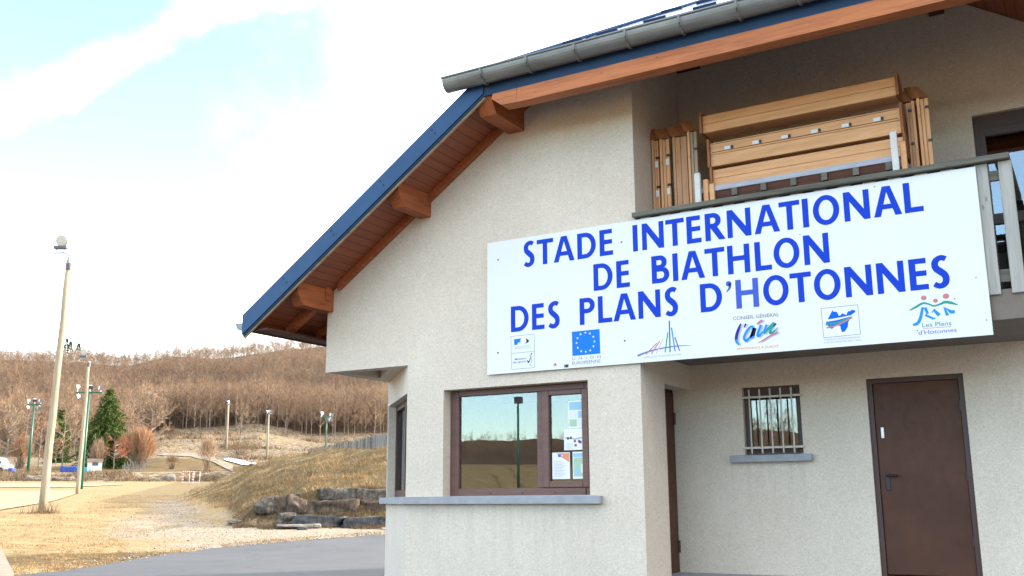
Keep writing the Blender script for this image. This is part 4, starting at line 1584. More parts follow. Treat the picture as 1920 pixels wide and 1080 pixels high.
# the grassy mound behind the boulder wall: (distance, picture row) lines per picture column
MOUND = [(296, [(49, None), (60, None)]),
         (330, [(45, None), (53, 946), (62, 936), (74, 929)]),
         (380, [(40, None), (50, 944), (62, 925), (75, 914)]),
         (420, [(38.0, None), (46, 945), (58, 909), (72, 892)]),
         (480, [(36.6, None), (37.8, 950), (45, 918), (56, 884), (66, 867)]),
         (540, [(36.3, None), (37.6, 937), (45, 898), (60, 851)]),
         (600, [(36.3, None), (37.9, 921), (45, 881), (57, 844)]),
         (725, [(36.3, None), (37.9, 918), (43, 880), (51, 840)]),
         (900, [(36.3, None), (37.9, 918), (43, 875), (51, 832)])]
MAZ, MZ = [], []
for px, rows in MOUND:
    az = hor_dir(px)
    bz_ = np.array([np.interp(d, DG, [np.interp(az, TAZ, TZ[:, k]) for k in range(len(DG))]) for d, _ in rows])
    ds = [r_[0] for r_ in rows]
    zz = [bz_[i] if r_[1] is None else zy(px, r_[1], r_[0]) for i, r_ in enumerate(rows)]
    ds += [ds[-1] + 30, ds[-1] + 60]
    zz += [zz[-1] + 0.15, zz[-1] - 6]
    ds = [0, ds[0] - 0.01] + ds
    zz = [-50, -2] + zz if rows[0][1] is not None else [-50, zz[0] - 0.02] + zz
    MAZ.append(az)
    MZ.append(np.interp(DG, ds, zz))
MAZ, MZ = np.array(MAZ), np.array(MZ)
MZ[0] = np.minimum(MZ[0], np.interp(DG, [0, 1600], [-2, -2]))


def vnoise(x, y, seed=0):
    xi, yi = np.floor(x).astype(np.int64), np.floor(y).astype(np.int64)
    xf, yf = x - xi, y - yi
    u, v_ = xf * xf * (3 - 2 * xf), yf * yf * (3 - 2 * yf)

    def h(a, b):
        n = (a * 374761393 + b * 668265263 + seed * 974634777) & 0x7fffffff
        n = ((n ^ (n >> 13)) * 1274126177) & 0x7fffffff
        return (n ^ (n >> 16)) / 0x7fffffff
    return (h(xi, yi) * (1 - u) + h(xi + 1, yi) * u) * (1 - v_) + (h(xi, yi + 1) * (1 - u) + h(xi + 1, yi + 1) * u) * v_


def fbm(x, y, oct_=4, seed=0):
    t, a, s = 0, 0.5, 0
    for k in range(oct_):
        t = t + a * vnoise(x * 2 ** k, y * 2 ** k, seed + k)
        s += a
        a *= 0.5
    return t / s


def bilin(tab_az, tab, az, d):
    i = np.clip(np.searchsorted(tab_az, az) - 1, 0, len(tab_az) - 2)
    t = np.clip((az - tab_az[i]) / (tab_az[i + 1] - tab_az[i]), 0, 1)
    t = t * t * (3 - 2 * t) * 0.6 + t * 0.4
    k = np.clip(np.searchsorted(DG, d) - 1, 0, len(DG) - 2)
    s = np.clip((d - DG[k]) / (DG[k + 1] - DG[k]), 0, 1)
    a = tab[i, k] * (1 - s) + tab[i, k + 1] * s
    b = tab[i + 1, k] * (1 - s) + tab[i + 1, k + 1] * s
    return a * (1 - t) + b * t


def terrain(x, y):
    x, y = np.asarray(x, float), np.asarray(y, float)
    d = np.hypot(x, y)
    az = np.degrees(np.arctan2(x, y))
    z = bilin(TAZ, TZ, az, d)
    inside = (az > MAZ[0]) & (az < MAZ[-1] + 14)
    m = np.where(inside, bilin(MAZ, MZ, np.clip(az, MAZ[0], MAZ[-1]), d), -50)
    lump = fbm(x * 0.55, y * 0.55, 4, 3) - 0.5
    mm = m + lump * 0.42 * np.clip((m - z) / 0.8, 0, 1)
    z2 = np.maximum(z, mm)
    z2 = z2 + (fbm(x * 0.35, y * 0.35, 3, 9) - 0.5) * 0.16 * np.clip((d - 22) / 14, 0, 1) * np.clip((150 - d) / 20, 0, 1)
    z2 = z2 + (fbm(x * 0.10, y * 0.10, 4, 17) - 0.5) * 1.6 * np.clip((d - 142) / 60, 0, 1)
    z2 = z2 + (fbm(x * 0.016, y * 0.016, 3, 29) - 0.5) * 20.0 * np.clip((d - 290) / 120, 0, 1) * np.clip((640 - d) / 100, 0.15, 1)
    return z2


def tz(x, y):
    return float(terrain(np.array([x]), np.array([y]))[0])


def polar(az, d):
    return d * math.sin(rad(az)), d * math.cos(rad(az))


DS = np.concatenate([np.arange(15, 160, 0.25), np.arange(160, 700, 1.0)])


def d_at(px, py):
    """where the line of sight through a picture point first meets the ground"""
    az, s = pix(px, py)
    xs, ys = DS * math.sin(rad(az)), DS * math.cos(rad(az))
    el = (terrain(xs, ys) - EYE.z) / DS
    hit = np.nonzero(el >= s)[0]
    return (az, float(DS[hit[0]])) if len(hit) else (az, float(DS[-1]))


def at(px, py, d=None):
    az, s = pix(px, py)
    if d is None:
        az, d = d_at(px, py)
    x, y = polar(az, d)
    return x, y, tz(x, y)


def to_px(x, y, z):
    dx, dy, dz = x - EYE.x, y - EYE.y, z - EYE.z
    q = [CR[r_][0] * dx + CR[r_][1] * dy + CR[r_][2] * dz for r_ in range(3)]
    w_ = np.where(q[2] > 0.1, q[2], np.nan)
    return 960 + FPX * q[0] / w_, 540 + FPX * q[1] / w_


# ground sheet, finer inside the picture
az_in = np.arange(hor_dir(-160), hor_dir(790), 0.11)
az_all = np.concatenate([np.arange(-180, az_in[0] - 0.5, 2.0), az_in, np.arange(az_in[-1] + 1.0, 179.9, 3.0)])
dd = np.concatenate([[0.0], np.linspace(2, 24, 22), np.linspace(24.5, 62, 126), np.linspace(62.6, 150, 130), np.linspace(151, 300, 110), np.geomspace(304, 1600, 60)])
A, D = np.meshgrid(np.radians(az_all), dd, indexing='ij')
GX, GY = D * np.sin(A), D * np.cos(A)
GZ = terrain(GX.ravel(), GY.ravel())
V = np.stack([GX.ravel(), GY.ravel(), GZ], 1)
na, nd = A.shape
ii = np.arange(na)
jj = np.arange(nd - 1)
I, J = np.meshgrid(ii, jj, indexing='ij')
I2 = (I + 1) % na
F = np.stack([I * nd + J, I2 * nd + J, I2 * nd + J + 1, I * nd + J + 1], -1).reshape(-1, 4)

# what grows or lies where: R gravel, G fresh green, B leaf litter, A rough scrub
PX, PY = to_px(V[:, 0], V[:, 1], V[:, 2])
dist = np.hypot(V[:, 0], V[:, 1])
azd = np.degrees(np.arctan2(V[:, 0], V[:, 1]))
insec = (azd > az_in[0] - 12) & (azd < az_in[-1] + 12) & ~np.isnan(PX)
PX, PY = np.nan_to_num(PX, nan=-5000), np.nan_to_num(PY, nan=-5000)


def blob(cx, cy, rx, ry, soft=0.6):
    q = np.sqrt(((PX - cx) / rx) ** 2 + ((PY - cy) / ry) ** 2)
    return np.clip((1 + soft - q) / (2 * soft), 0, 1)


near = dist < 62
grav = np.zeros(len(V))
for b_ in ((430, 1000, 230, 18), (300, 985, 110, 22), (330, 955, 60, 26), (640, 998, 180, 13), (365, 925, 40, 16), (240, 1000, 60, 12), (400, 1022, 120, 8), (500, 965, 120, 16)):
    grav = np.maximum(grav, blob(*b_) * near)
ong = bilin(MAZ, MZ, np.clip(azd, MAZ[0], MAZ[-1]), dist) - bilin(TAZ, TZ, azd, dist)
grav *= np.clip(1 - ong / 0.5, 0, 1)
green = np.zeros(len(V))
green = np.maximum(green, blob(230, 1050, 260, 14) * near)
green = np.maximum(green, np.clip(ong / 0.4, 0, 1) * near * insec * (azd > MAZ[0]) * np.clip(0.95 - (dist - 36) / 40, 0.5, 0.9))
green = np.maximum(green, blob(360, 868, 75, 13) * (dist > 146) * (dist < 240))
green = np.maximum(green, blob(160, 878, 130, 6) * (dist > 146) * (dist < 200) * 0.6)
leaf = np.clip((dist - 262) / 22, 0, 1) * insec
leaf = np.where(insec, leaf, np.clip((dist - 160) / 40, 0, 1))
scrub = np.clip((dist - 139.5) / 1.5, 0, 1) * np.clip((147 - dist) / 1.5, 0, 1) * insec
for b_ in ((420, 828, 120, 8), (560, 836, 110, 10), (350, 815, 60, 6), (560, 860, 90, 14)):
    scrub = np.maximum(scrub, blob(*b_) * (dist > 200) * (dist < 300) * 0.8)
scrub = np.maximum(scrub, insec * (dist > 195) * (dist < 300) * 0.56)
green = np.maximum(green, insec * (dist > 147) * (dist < 262) * 0.6)
gm = bpy.data.meshes.new('ground')
M_GROUND, nt, b = new_mat('dry_grass_ground')
pos = position(nt)
at_ = nt.nodes.new('ShaderNodeVertexColor')
at_.layer_name = 'cover'
sepc = nt.nodes.new('ShaderNodeSeparateColor')
lnk(nt, at_.outputs['Color'], sepc.inputs[0])
n_f = noise(nt, pos, 3.2, 6, 0.7)
n_m = noise(nt, pos, 0.55, 5, 0.65)
n_s = noise(nt, scaled(nt, pos, (1, 1, 1)), 14, 4, 0.7)
n_w = noise(nt, pos, 0.035, 4, 0.6)
n_p = noise(nt, pos, 1.3, 5, 0.7)
straw = ramp(nt, nmath(nt, 'ADD', nmath(nt, 'MULTIPLY', n_f, 0.6), nmath(nt, 'MULTIPLY', n_s, 0.4)), [(0.30, (0.155, 0.103, 0.048)), (0.50, (0.30, 0.215, 0.108)), (0.70, (0.45, 0.345, 0.19))])
grn = ramp(nt, n_f, [(0.3, (0.09, 0.062, 0.027)), (0.5, (0.18, 0.122, 0.055)), (0.72, (0.32, 0.215, 0.105))])
gvl = ramp(nt, n_s, [(0.34, (0.11, 0.083, 0.058)), (0.5, (0.27, 0.218, 0.158)), (0.66, (0.50, 0.43, 0.34))])
lit = ramp(nt, nmath(nt, 'ADD', nmath(nt, 'MULTIPLY', n_m, 0.6), nmath(nt, 'MULTIPLY', n_w, 0.5)), [(0.35, (0.065, 0.042, 0.028)), (0.65, (0.13, 0.082, 0.052))])
scr = ramp(nt, noise(nt, pos, 1.1, 6, 0.75), [(0.34, (0.055, 0.038, 0.022)), (0.5, (0.17, 0.125, 0.075)), (0.66, (0.36, 0.31, 0.24))])


def masked(fac, nz, lo=0.32, hi=0.62):
    k = nmath(nt, 'ADD', fac, nmath(nt, 'MULTIPLY', nmath(nt, 'SUBTRACT', nz, 0.5), 1.1))
    r_ = nt.nodes.new('ShaderNodeMapRange')
    r_.interpolation_type = 'SMOOTHSTEP'
    r_.inputs['From Min'].default_value = lo
    r_.inputs['From Max'].default_value = hi
    lnk(nt, k, r_.inputs['Value'])
    return nmath(nt, 'MULTIPLY', r_.outputs[0], nmath(nt, 'GREATER_THAN', fac, 0.02))


grn = mixc(nt, nmath(nt, 'MULTIPLY', n_p, 0.9), grn, (0.055, 0.040, 0.018))
straw = mixc(nt, nmath(nt, 'MULTIPLY', nmath(nt, 'SUBTRACT', n_p, 0.42, True), 1.6, True), straw, (0.20, 0.135, 0.062))
col = mixc(nt, masked(sepc.outputs[1], n_m), straw, grn)
col = mixc(nt, masked(sepc.outputs[0], n_f, 0.35, 0.95), col, gvl)
col = mixc(nt, masked(sepc.outputs[2], n_m, 0.3, 0.6), col, lit)
col = mixc(nt, masked(at_.outputs['Alpha'], n_m, 0.3, 0.6), col, scr)
lnk(nt, col, b.inputs['Base Color'])
b.inputs['Roughness'].default_value = 0.95
b.inputs['Specular IOR Level'].default_value = 0.1
bump(nt, b, nmath(nt, 'ADD', n_f, nmath(nt, 'MULTIPLY', n_s, 0.5)), 0.8, 0.06)

ground = np_mesh('ground', V, F, M_GROUND)
ground.data.polygons.foreach_set('use_smooth', [True] * len(F))
ca = ground.data.color_attributes.new('cover', 'FLOAT_COLOR', 'POINT')
ca.data.foreach_set('color', np.stack([grav, green, leaf, scrub], 1).astype(np.float32).ravel())
tag(ground, kind='structure')


def sheet(name, cols, mat, lift=0.03, nrow=26):
    """strip lying on the ground: list of (direction, near distance, far distance)"""
    P, Fs = [], []
    for az, a, c in cols:
        for k in range(nrow + 1):
            d = a + (c - a) * k / nrow
            x, y = polar(az, d)
            P.append((x, y))
    P = np.array(P)
    Z = terrain(P[:, 0], P[:, 1]) + lift
    n = nrow + 1
    Fs = [(i * n + k, (i + 1) * n + k, (i + 1) * n + k + 1, i * n + k + 1) for i in range(len(cols) - 1) for k in range(nrow)]
    o = np_mesh(name, np.column_stack([P, Z]), np.array(Fs), mat)
    return tag(o, kind='structure')


M_ASPHALT, nt, b = new_mat('worn_asphalt')
pos = position(nt)
n1, n2 = noise(nt, pos, 60, 3, 0.7), noise(nt, pos, 0.45, 5, 0.6)
vc = nt.nodes.new('ShaderNodeTexVoronoi')
vc.feature = 'DISTANCE_TO_EDGE'
vc.inputs['Scale'].default_value = 0.32
wv_ = nt.nodes.new('ShaderNodeVectorMath')
wv_.operation = 'ADD'
lnk(nt, pos, wv_.inputs[0])
nc_ = nt.nodes.new('ShaderNodeTexNoise')
nc_.inputs['Scale'].default_value = 1.2
nc_.inputs['Detail'].default_value = 5
lnk(nt, pos, nc_.inputs['Vector'])
lnk(nt, nc_.outputs['Color'], wv_.inputs[1])
lnk(nt, wv_.outputs[0], vc.inputs['Vector'])
crack = nmath(nt, 'LESS_THAN', vc.outputs['Distance'], 0.012)
n3 = noise(nt, scaled(nt, pos, (1, 0.25, 1)), 1.6, 5, 0.65)
c = mixc(nt, 0.5, ramp(nt, n1, [(0.3, (0.020, 0.021, 0.023)), (0.7, (0.080, 0.081, 0.086))]), ramp(nt, n2, [(0.3, (0.040, 0.040, 0.044)), (0.7, (0.085, 0.084, 0.086))]))
c = mixc(nt, nmath(nt, 'MULTIPLY', nmath(nt, 'SUBTRACT', n3, 0.45, True), 1.6, True), c, (0.080, 0.081, 0.085))
c = mixc(nt, nmath(nt, 'MULTIPLY', crack, 0.28), c, (0.014, 0.014, 0.015))
lnk(nt, c, b.inputs['Base Color'])
b.inputs['Roughness'].default_value = 0.8
bump(nt, b, n1, 0.4, 0.006)
M_SAND = simple('pale_sand_court', (0.37, 0.295, 0.18), (0.30, 0.235, 0.14), 0.5, 0.95, obj=False, spec=0.1)
M_PATH = simple('pale_concrete_path', (0.30, 0.25, 0.19), (0.21, 0.17, 0.13), 3, 0.95, obj=False, spec=0.1)
M_TRACK = simple('gravel_track', (0.26, 0.215, 0.16), (0.19, 0.155, 0.115), 0.4, 0.95, obj=False, spec=0.1)
M_SNOW = simple('old_snow', (0.80, 0.82, 0.86), (0.70, 0.72, 0.78), 0.6, 0.7, obj=False)

edge_px = [(-60, 1090), (20, 1083), (100, 1075), (200, 1060), (300, 1043), (400, 1030), (500, 1020), (600, 1012), (722, 1004), (800, 999)]
road_cols = []
for az in np.arange(-180, -64, 2.0):
    road_cols.append((az, 0.4, float(np.interp(az, [-180, -100, -64], [12.3, 12.3, 17.0]))))
for px in np.arange(-60, 801, 6):
    az, d = d_at(px, float(np.interp(px, [q[0] for q in edge_px], [q[1] for q in edge_px])))
    wob = 0.35 * (vnoise(np.array([px * 0.06]), np.array([1.3]))[0] - 0.5)
    road_cols.append((az, 0.4, d + wob))
dl_ = road_cols[-1][2]
for az in np.arange(road_cols[-1][0] + 2, 180.1, 3.0):
    road_cols.append((float(az), 0.4, float(np.interp(az, [-35, 0, 150, 170, 181], [dl_, 33, 30, 13, 12.3]))))
road_cols.sort()
sheet('road', road_cols, M_ASPHALT, 0.025, 60)

cols = []
for px in np.arange(-70, 27, 4):
    yf = float(np.interp(px, [-70, 0, 26], [960, 1028, 1080]))
    az, d1_f = d_at(px, yf)
    _, d0_n = d_at(px, 1090)
    cols.append((az, min(d0_n, d1_f - 0.05), d1_f))
sheet('path', cols, M_PATH, 0.05, 16)

cols = []
for px in np.arange(-160, 146, 4):
    az, a = d_at(px, float(np.interp(px, [-160, 0, 60, 100, 145], [985, 958, 948, 941, 926])))
    _, c = d_at(px, float(np.interp(px, [-160, 0, 145], [923, 921.5, 921])))
    cols.append((az, a, max(c, a + 0.05)))
sheet('sports_court', cols, M_SAND, 0.05, 20)
cols = []
for px in np.arange(-160, 236, 4):
    az, a = d_at(px, float(np.interp(px, [-160, 0, 120, 235], [916, 915, 915, 909.5])))
    _, c = d_at(px, float(np.interp(px, [-160, 235], [907, 908])))
    cols.append((az, a, max(c, a + 0.05)))
sheet('sports_court', cols, M_SAND, 0.06, 20)

# tracks and a leftover strip of snow on the far meadow
cols = []
for px in np.arange(296, 440, 4):
    az, a = d_at(px, float(np.interp(px, [296, 330, 360, 400, 440], [855, 856, 858, 868, 888])))
    _, c = d_at(px, float(np.interp(px, [296, 330, 360, 400, 440], [851, 850, 850, 858, 874])))
    cols.append((az, a, max(c, a + 0.3)))
sheet('track', cols, M_TRACK, 0.12, 12)
cols = []
for px in np.arange(420, 482, 3):
    az, a = d_at(px, float(np.interp(px, [420, 450, 481], [864, 872, 877])))
    _, c = d_at(px, float(np.interp(px, [420, 430, 455, 481], [863, 860, 865, 875])))
    cols.append((az, a, max(c, a + 0.2)))
sheet('snow', cols, M_SNOW, 0.18, 8)

# ------------------------------------------------------------------ plants as twigs
rng = np.random.default_rng(11)


def spikes(P, Dv, L, Wd):
    """thin triangles from points P along directions Dv"""
    n = len(P)
    Dv = Dv / np.linalg.norm(Dv, axis=1, keepdims=True)
    R_ = rng.normal(size=(n, 3))
    S = np.cross(Dv, R_)
    S /= np.linalg.norm(S, axis=1, keepdims=True) + 1e-9
    S *= (Wd / 2)[:, None] if np.ndim(Wd) else Wd / 2
    V_ = np.empty((n, 3, 3))
    V_[:, 0] = P - S
    V_[:, 1] = P + S
    V_[:, 2] = P + Dv * (L[:, None] if np.ndim(L) else L)
    return V_.reshape(-1, 3)


def tri_idx(n):
    return np.arange(n * 3).reshape(n, 3)


def bare_crown(h, w_, limbs, subs, twigs, thick=1.0, base=0.22, upright=1.0, seed=1):
    """limbs, branchlets and twigs of a leafless tree; returns triangle soup for wood and for twigs"""
    r_ = np.random.default_rng(seed)
    LP, LD, LL_, LW, TP, TD, TL_, TW = [], [], [], [], [], [], [], []
    for i in range(limbs):
        t = base + (0.97 - base) * (i + r_.random()) / limbs
        p0 = np.array([0, 0, h * t * 0.93])
        a = r_.random() * 2 * math.pi
        spread = w_ * (1.0 - 0.75 * max(0, (t - 0.45)) / 0.55) * (0.75 + 0.5 * r_.random()) * (0.55 + 0.9 * min(t / 0.45, 1) * 0.5)
        rise = h * (0.16 + 0.20 * r_.random()) * upright
        end = p0 + np.array([math.cos(a) * spread, math.sin(a) * spread, rise])
        mid = (p0 + end) / 2 + np.array([math.cos(a), math.sin(a), -0.3]) * 0.06 * h
        seg = [p0, mid, end]
        for s in range(2):
            v_ = seg[s + 1] - seg[s]
            LP.append(seg[s]); LD.append(v_); LL_.append(np.linalg.norm(v_) * 1.12); LW.append((0.13 - 0.05 * s) * thick * h / 14)
        for j in range(subs):
            u = 0.25 + 0.75 * r_.random()
            q = seg[0] * (1 - u) ** 2 + 2 * mid * u * (1 - u) + end * u * u
            dv = np.array([math.cos(a), math.sin(a), 0]) * (0.4 + 0.5 * r_.random()) + r_.normal(size=3) * 0.5 + np.array([0, 0, 0.75 * upright])
            ln = h * (0.07 + 0.09 * r_.random())
            LP.append(q); LD.append(dv); LL_.append(ln); LW.append(0.05 * thick * h / 14)
            dn = dv / np.linalg.norm(dv)
            for k in range(twigs):
                TP.append(q + dn * ln * (0.25 + 0.75 * r_.random()))
                TD.append(dn + r_.normal(size=3) * 0.55 + np.array([0, 0, 0.35 * upright]))
                TL_.append(h * (0.035 + 0.05 * r_.random()))
                TW.append(0.030 * thick * h / 14)
    f = lambda a: np.array(a)
    return spikes(f(LP), f(LD), f(LL_), f(LW)), spikes(f(TP), f(TD), f(TL_), f(TW))


M_BARK = simple('pale_beech_bark', (0.26, 0.22, 0.17), (0.13, 0.105, 0.08), 1.2, 0.9, obj=False, stretch=(1, 1, .3))
M_LIMB = leafy('beech_limbs', [(0.3, (0.125, 0.085, 0.060)), (0.7, (0.26, 0.19, 0.135))], 0.08)
M_TWIG = leafy('beech_twigs', [(0.3, (0.125, 0.080, 0.052)), (0.46, (0.24, 0.152, 0.097)), (0.60, (0.325, 0.212, 0.136)), (0.74, (0.40, 0.28, 0.185))], 0.022)
M_TWIG_PALE = leafy('pale_twigs', [(0.3, (0.28, 0.185, 0.115)), (0.7, (0.42, 0.30, 0.20))], 0.4)
M_TWIG_ORANGE = leafy('orange_twigs', [(0.3, (0.30, 0.165, 0.09)), (0.7, (0.44, 0.27, 0.165))], 0.5)
M_TWIG_RED = leafy('rust_leaves', [(0.3, (0.27, 0.085, 0.040)), (0.7, (0.39, 0.15, 0.07))], 0.5)
M_SPRUCE = leafy('spruce_needles', [(0.3, (0.022, 0.040, 0.014)), (0.5, (0.065, 0.098, 0.024)), (0.72, (0.15, 0.185, 0.045))], 0.8)
M_STRAW = leafy('dry_grass_blades', [(0.3, (0.20, 0.125, 0.055)), (0.5, (0.31, 0.20, 0.095)), (0.7, (0.43, 0.31, 0.165))], 0.8)
M_MOSSG = leafy('greenish_grass_blades', [(0.3, (0.095, 0.062, 0.026)), (0.5, (0.19, 0.125, 0.055)), (0.72, (0.34, 0.225, 0.11))], 0.8)
M_SCRUB = leafy('brown_scrub', [(0.3, (0.10, 0.065, 0.038)), (0.6, (0.22, 0.15, 0.09)), (0.8, (0.33, 0.25, 0.16))], 0.5)


def trunk_mb(h, r0, lean=0.0, seed=0, n=6):
    m_ = MB()
    r_ = random.Random(seed)
    pts = [(r_.uniform(-1, 1) * lean * k, r_.uniform(-1, 1) * lean * k, -0.4 + (h * 0.96 + 0.4) * k / 5) for k in range(6)]
    m_.tube(pts, [r0 * (1 - 0.17 * k) for k in range(6)], n)
    return m_


def make_tree(name, label, cat, h, w_, limbs, subs, twigs, twig_mat, bark=None, thick=1.0, base=0.22, upright=1.0, seed=1, r0=None, group=None):
    t = thing(name, label, cat, (0, 0, 0), group)
    trunk_mb(h, r0 or h * 0.014, 0.05, seed).build('trunk', bark or M_BARK, t, True)
    lw_, tw_ = bare_crown(h, w_, limbs, subs, twigs, thick, base, upright, seed)
    V_ = np.concatenate([lw_, tw_])
    cr = np_mesh('crown', V_, tri_idx(len(V_) // 3), bark or M_LIMB, t)
    cr.data.materials.append(twig_mat)
    cr.data.polygons.foreach_set('material_index', [0] * (len(lw_) // 3) + [1] * (len(tw_) // 3))
    return t


def place(o, px, py, d=None, rot=0.0, sc=1.0, sink=0.0):
    x, y, z = at(px, py, d)
    o.location = (x, y, z - sink)
    o.rotation_euler = (0, 0, rot)
    o.scale = (sc, sc, sc)
    return o


# ---- the wood on the hillside: the front rank as trees, the mass behind as one
protos = []
for k in range(6):
    protos.append(make_tree('bare_tree', 'tall leafless tree with a pale trunk at the front edge of the hillside wood', 'tree', 13.0, 2.7 + 0.5 * (k % 3), 18, 9, 9, M_TWIG, None, 1.2, 0.24, 1.2, 40 + k, 0.13, 'front rank of the hillside wood'))
random.seed(21)
spots = []
edge = [(-10, 848), (60, 846), (130, 846), (190, 846), (230, 840), (330, 810), (380, 806), (430, 803), (480, 801), (520, 806), (560, 818), (610, 824), (660, 824), (715, 822)]
ex, ey = [e[0] for e in edge], [e[1] for e in edge]
for px in np.arange(-16, 724, 11.5):
    p_ = px + random.uniform(-5, 5)
    y_ = np.interp(p_, ex, ey) + random.uniform(-7, 2)
    d_ = {0: 232, 1: 285}[int(p_ > 235)] + random.uniform(-6, 16)
    spots.append((p_, d_))
for i, (p_, d_) in enumerate(spots):
    o = protos[i] if i < 6 else copy_thing(protos[i % 6])
    x, y = polar(hor_dir(p_), d_)
    o.location = (x, y, tz(x, y))
    o.rotation_euler = (0, 0, random.uniform(0, 6.28))
    s_ = random.uniform(0.72, 1.08)
    o.scale = (s_ * 1.05, s_ * 1.05, s_)

kinds = []
for k in range(7):
    lw_, tw_ = bare_crown(10.0, 2.3 + 0.4 * (k % 3), 9, 6, 6, 1.9, 0.24, 0.75, 70 + k)
    tk = np.array([[-0.07, 0, -.3], [0.07, 0, -.3], [0.0, 0.02, 9.0], [0, -0.07, -.3], [0, 0.07, -.3], [0.02, 0.0, 9.0]])
    kinds.append((np.concatenate([tk, lw_]), tw_))
WP, TPt = [], []
r2 = np.random.default_rng(5)
az0, az1 = hor_dir(-70), hor_dir(760)
cnt = 0
pts = []
while cnt < 6800:
    d_ = math.sqrt(r2.uniform(238 ** 2, 660 ** 2)) if r2.random() < 0.6 else r2.uniform(238, 430)
    az_ = r2.uniform(az0, az1)
    px_ = 960 + FPX * math.tan(rad(az_ + 30.6)) / math.cos(rad(12.1))
    if px_ > 232 and d_ < 300:
        continue
    pts.append((az_, d_))
    cnt += 1
for _ in range(1500):
    az_ = r2.uniform(hor_dir(225), az1)
    pts.append((az_, r2.uniform(297, 345)))
for _ in range(1500):        # the wooded rise behind the camera, seen in the panes
    pts.append((r2.uniform(-180, -100), r2.uniform(215, 520)))
for _ in range(80):
    pts.append((r2.uniform(-172, -150), r2.uniform(50, 120)))
for az_, d_ in pts:
    x, y = polar(az_, d_)
    behind = 0.6 if az_ < -90 else 1.0
    k = r2.integers(0, 7)
    s_ = r2.uniform(0.60, 1.05) * (1.0 if d_ < 330 else 0.78) * behind
    a_ = r2.uniform(0, 6.28)
    Rm = np.array([[math.cos(a_), -math.sin(a_), 0], [math.sin(a_), math.cos(a_), 0], [0, 0, 1]]) * s_
    wv, tv = kinds[k]
    o_ = np.array([x, y, 0.0])
    WP.append((wv @ Rm.T + o_))
    TPt.append((tv @ Rm.T + o_))
PT = np.array([polar(a_, d_) for a_, d_ in pts])
ZT = terrain(PT[:, 0], PT[:, 1])
for i in range(len(pts)):
    WP[i][:, 2] += ZT[i]
    TPt[i][:, 2] += ZT[i]
Wv, Tv = np.concatenate(WP), np.concatenate(TPt)
allv = np.concatenate([Wv, Tv])
wood_o = np_mesh('hillside_wood', allv, tri_idx(len(allv) // 3), M_LIMB)
wood_o.data.materials.append(M_TWIG)
wood_o.data.polygons.foreach_set('material_index', np.concatenate([np.zeros(len(Wv) // 3, np.int32), np.ones(len(Tv) // 3, np.int32)]))
tag(wood_o, 'mass of leafless reddish brown trees covering the hillside', 'wood', None, 'stuff')


# ---- single trees and shrubs in front of the wood
def spruce(label, h, w_, seed, layers=34):
    t = thing('spruce_tree', label, 'tree', (0, 0, 0))
    trunk_mb(h, h * 0.014, 0.0, seed).build('trunk', M_BARK, t, True)
    r_ = np.random.default_rng(seed)
    P, Dv, L, Wd = [], [], [], []
    for i in range(layers):
        t_ = i / layers
        z = h * (0.04 + 0.95 * t_)
        rr = w_ * (1 - t_) ** 0.72 * (0.85 + 0.3 * r_.random()) + 0.12
        nb = int(9 + 15 * (1 - t_))
        for k in range(nb):
            a = 2 * math.pi * (k + r_.random()) / nb
            ln = rr * (0.58 + 0.60 * r_.random()) * (1 + 0.18 * math.sin(2.3 * a + i * 0.5))
            out_ = np.array([math.cos(a), math.sin(a), 0])
            for q in np.linspace(0.15, 1.0, max(3, int(ln / 0.28))):
                c_ = out_ * ln * q + np.array([0, 0, z + ln * (0.10 * q - 0.42 * q * q)])
                for m_ in range(4):
                    P.append(c_ + r_.normal(size=3) * 0.07)
                    Dv.append(out_ * 0.7 + r_.normal(size=3) * 0.55 + np.array([0, 0, -0.35]))
                    L.append(0.28 + 0.30 * r_.random())
                    Wd.append(0.17)
    V_ = spikes(np.array(P), np.array(Dv), np.array(L), np.array(Wd))
    np_mesh('crown', V_, tri_idx(len(V_) // 3), M_SPRUCE, t)
    return t


place(spruce('tall dark green spruce standing alone behind the small white shed', 12.8, 4.8, 3, 38), 196, 862, 172)
place(spruce('smaller dark spruce half hidden behind the nearest wooden lamp pole', 10.5, 2.3, 4, 26), 108, 866, 205)
for lbl, px, py, hh in (('tiny dark spruce on the ridge line, just left of the nearest pole', 98, 676, 9.5), ('tiny dark spruce on the ridge line, hard against the nearest pole', 106, 678, 8), ('tiny dark spruce on the ridge line, right of the nearest pole', 122, 680, 7)):
    t = thing('spruce_tree', lbl, 'tree', (0, 0, 0))
    P_ = rng.normal(size=(240, 3)) * 0
    zz_ = rng.random(240) ** 0.8
    an = rng.random(240) * 6.28
    rr_ = 1.9 * (1 - zz_) * rng.random(240) ** .5
    P_ = np.stack([np.cos(an) * rr_, np.sin(an) * rr_, 5 + zz_ * (hh - 1)], 1)
    V_ = spikes(P_, np.stack([np.cos(an), np.sin(an), -0.3 + 0 * an], 1), np.full(240, 1.0), np.full(240, 0.6))
    np_mesh('crown', V_, tri_idx(240), M_SPRUCE, t)
    trunk_mb(hh + 4, 0.12).build('trunk', M_BARK, t)
    x, y = polar(hor_dir(px), 606)
    t.location = (x, y, tz(x, y))

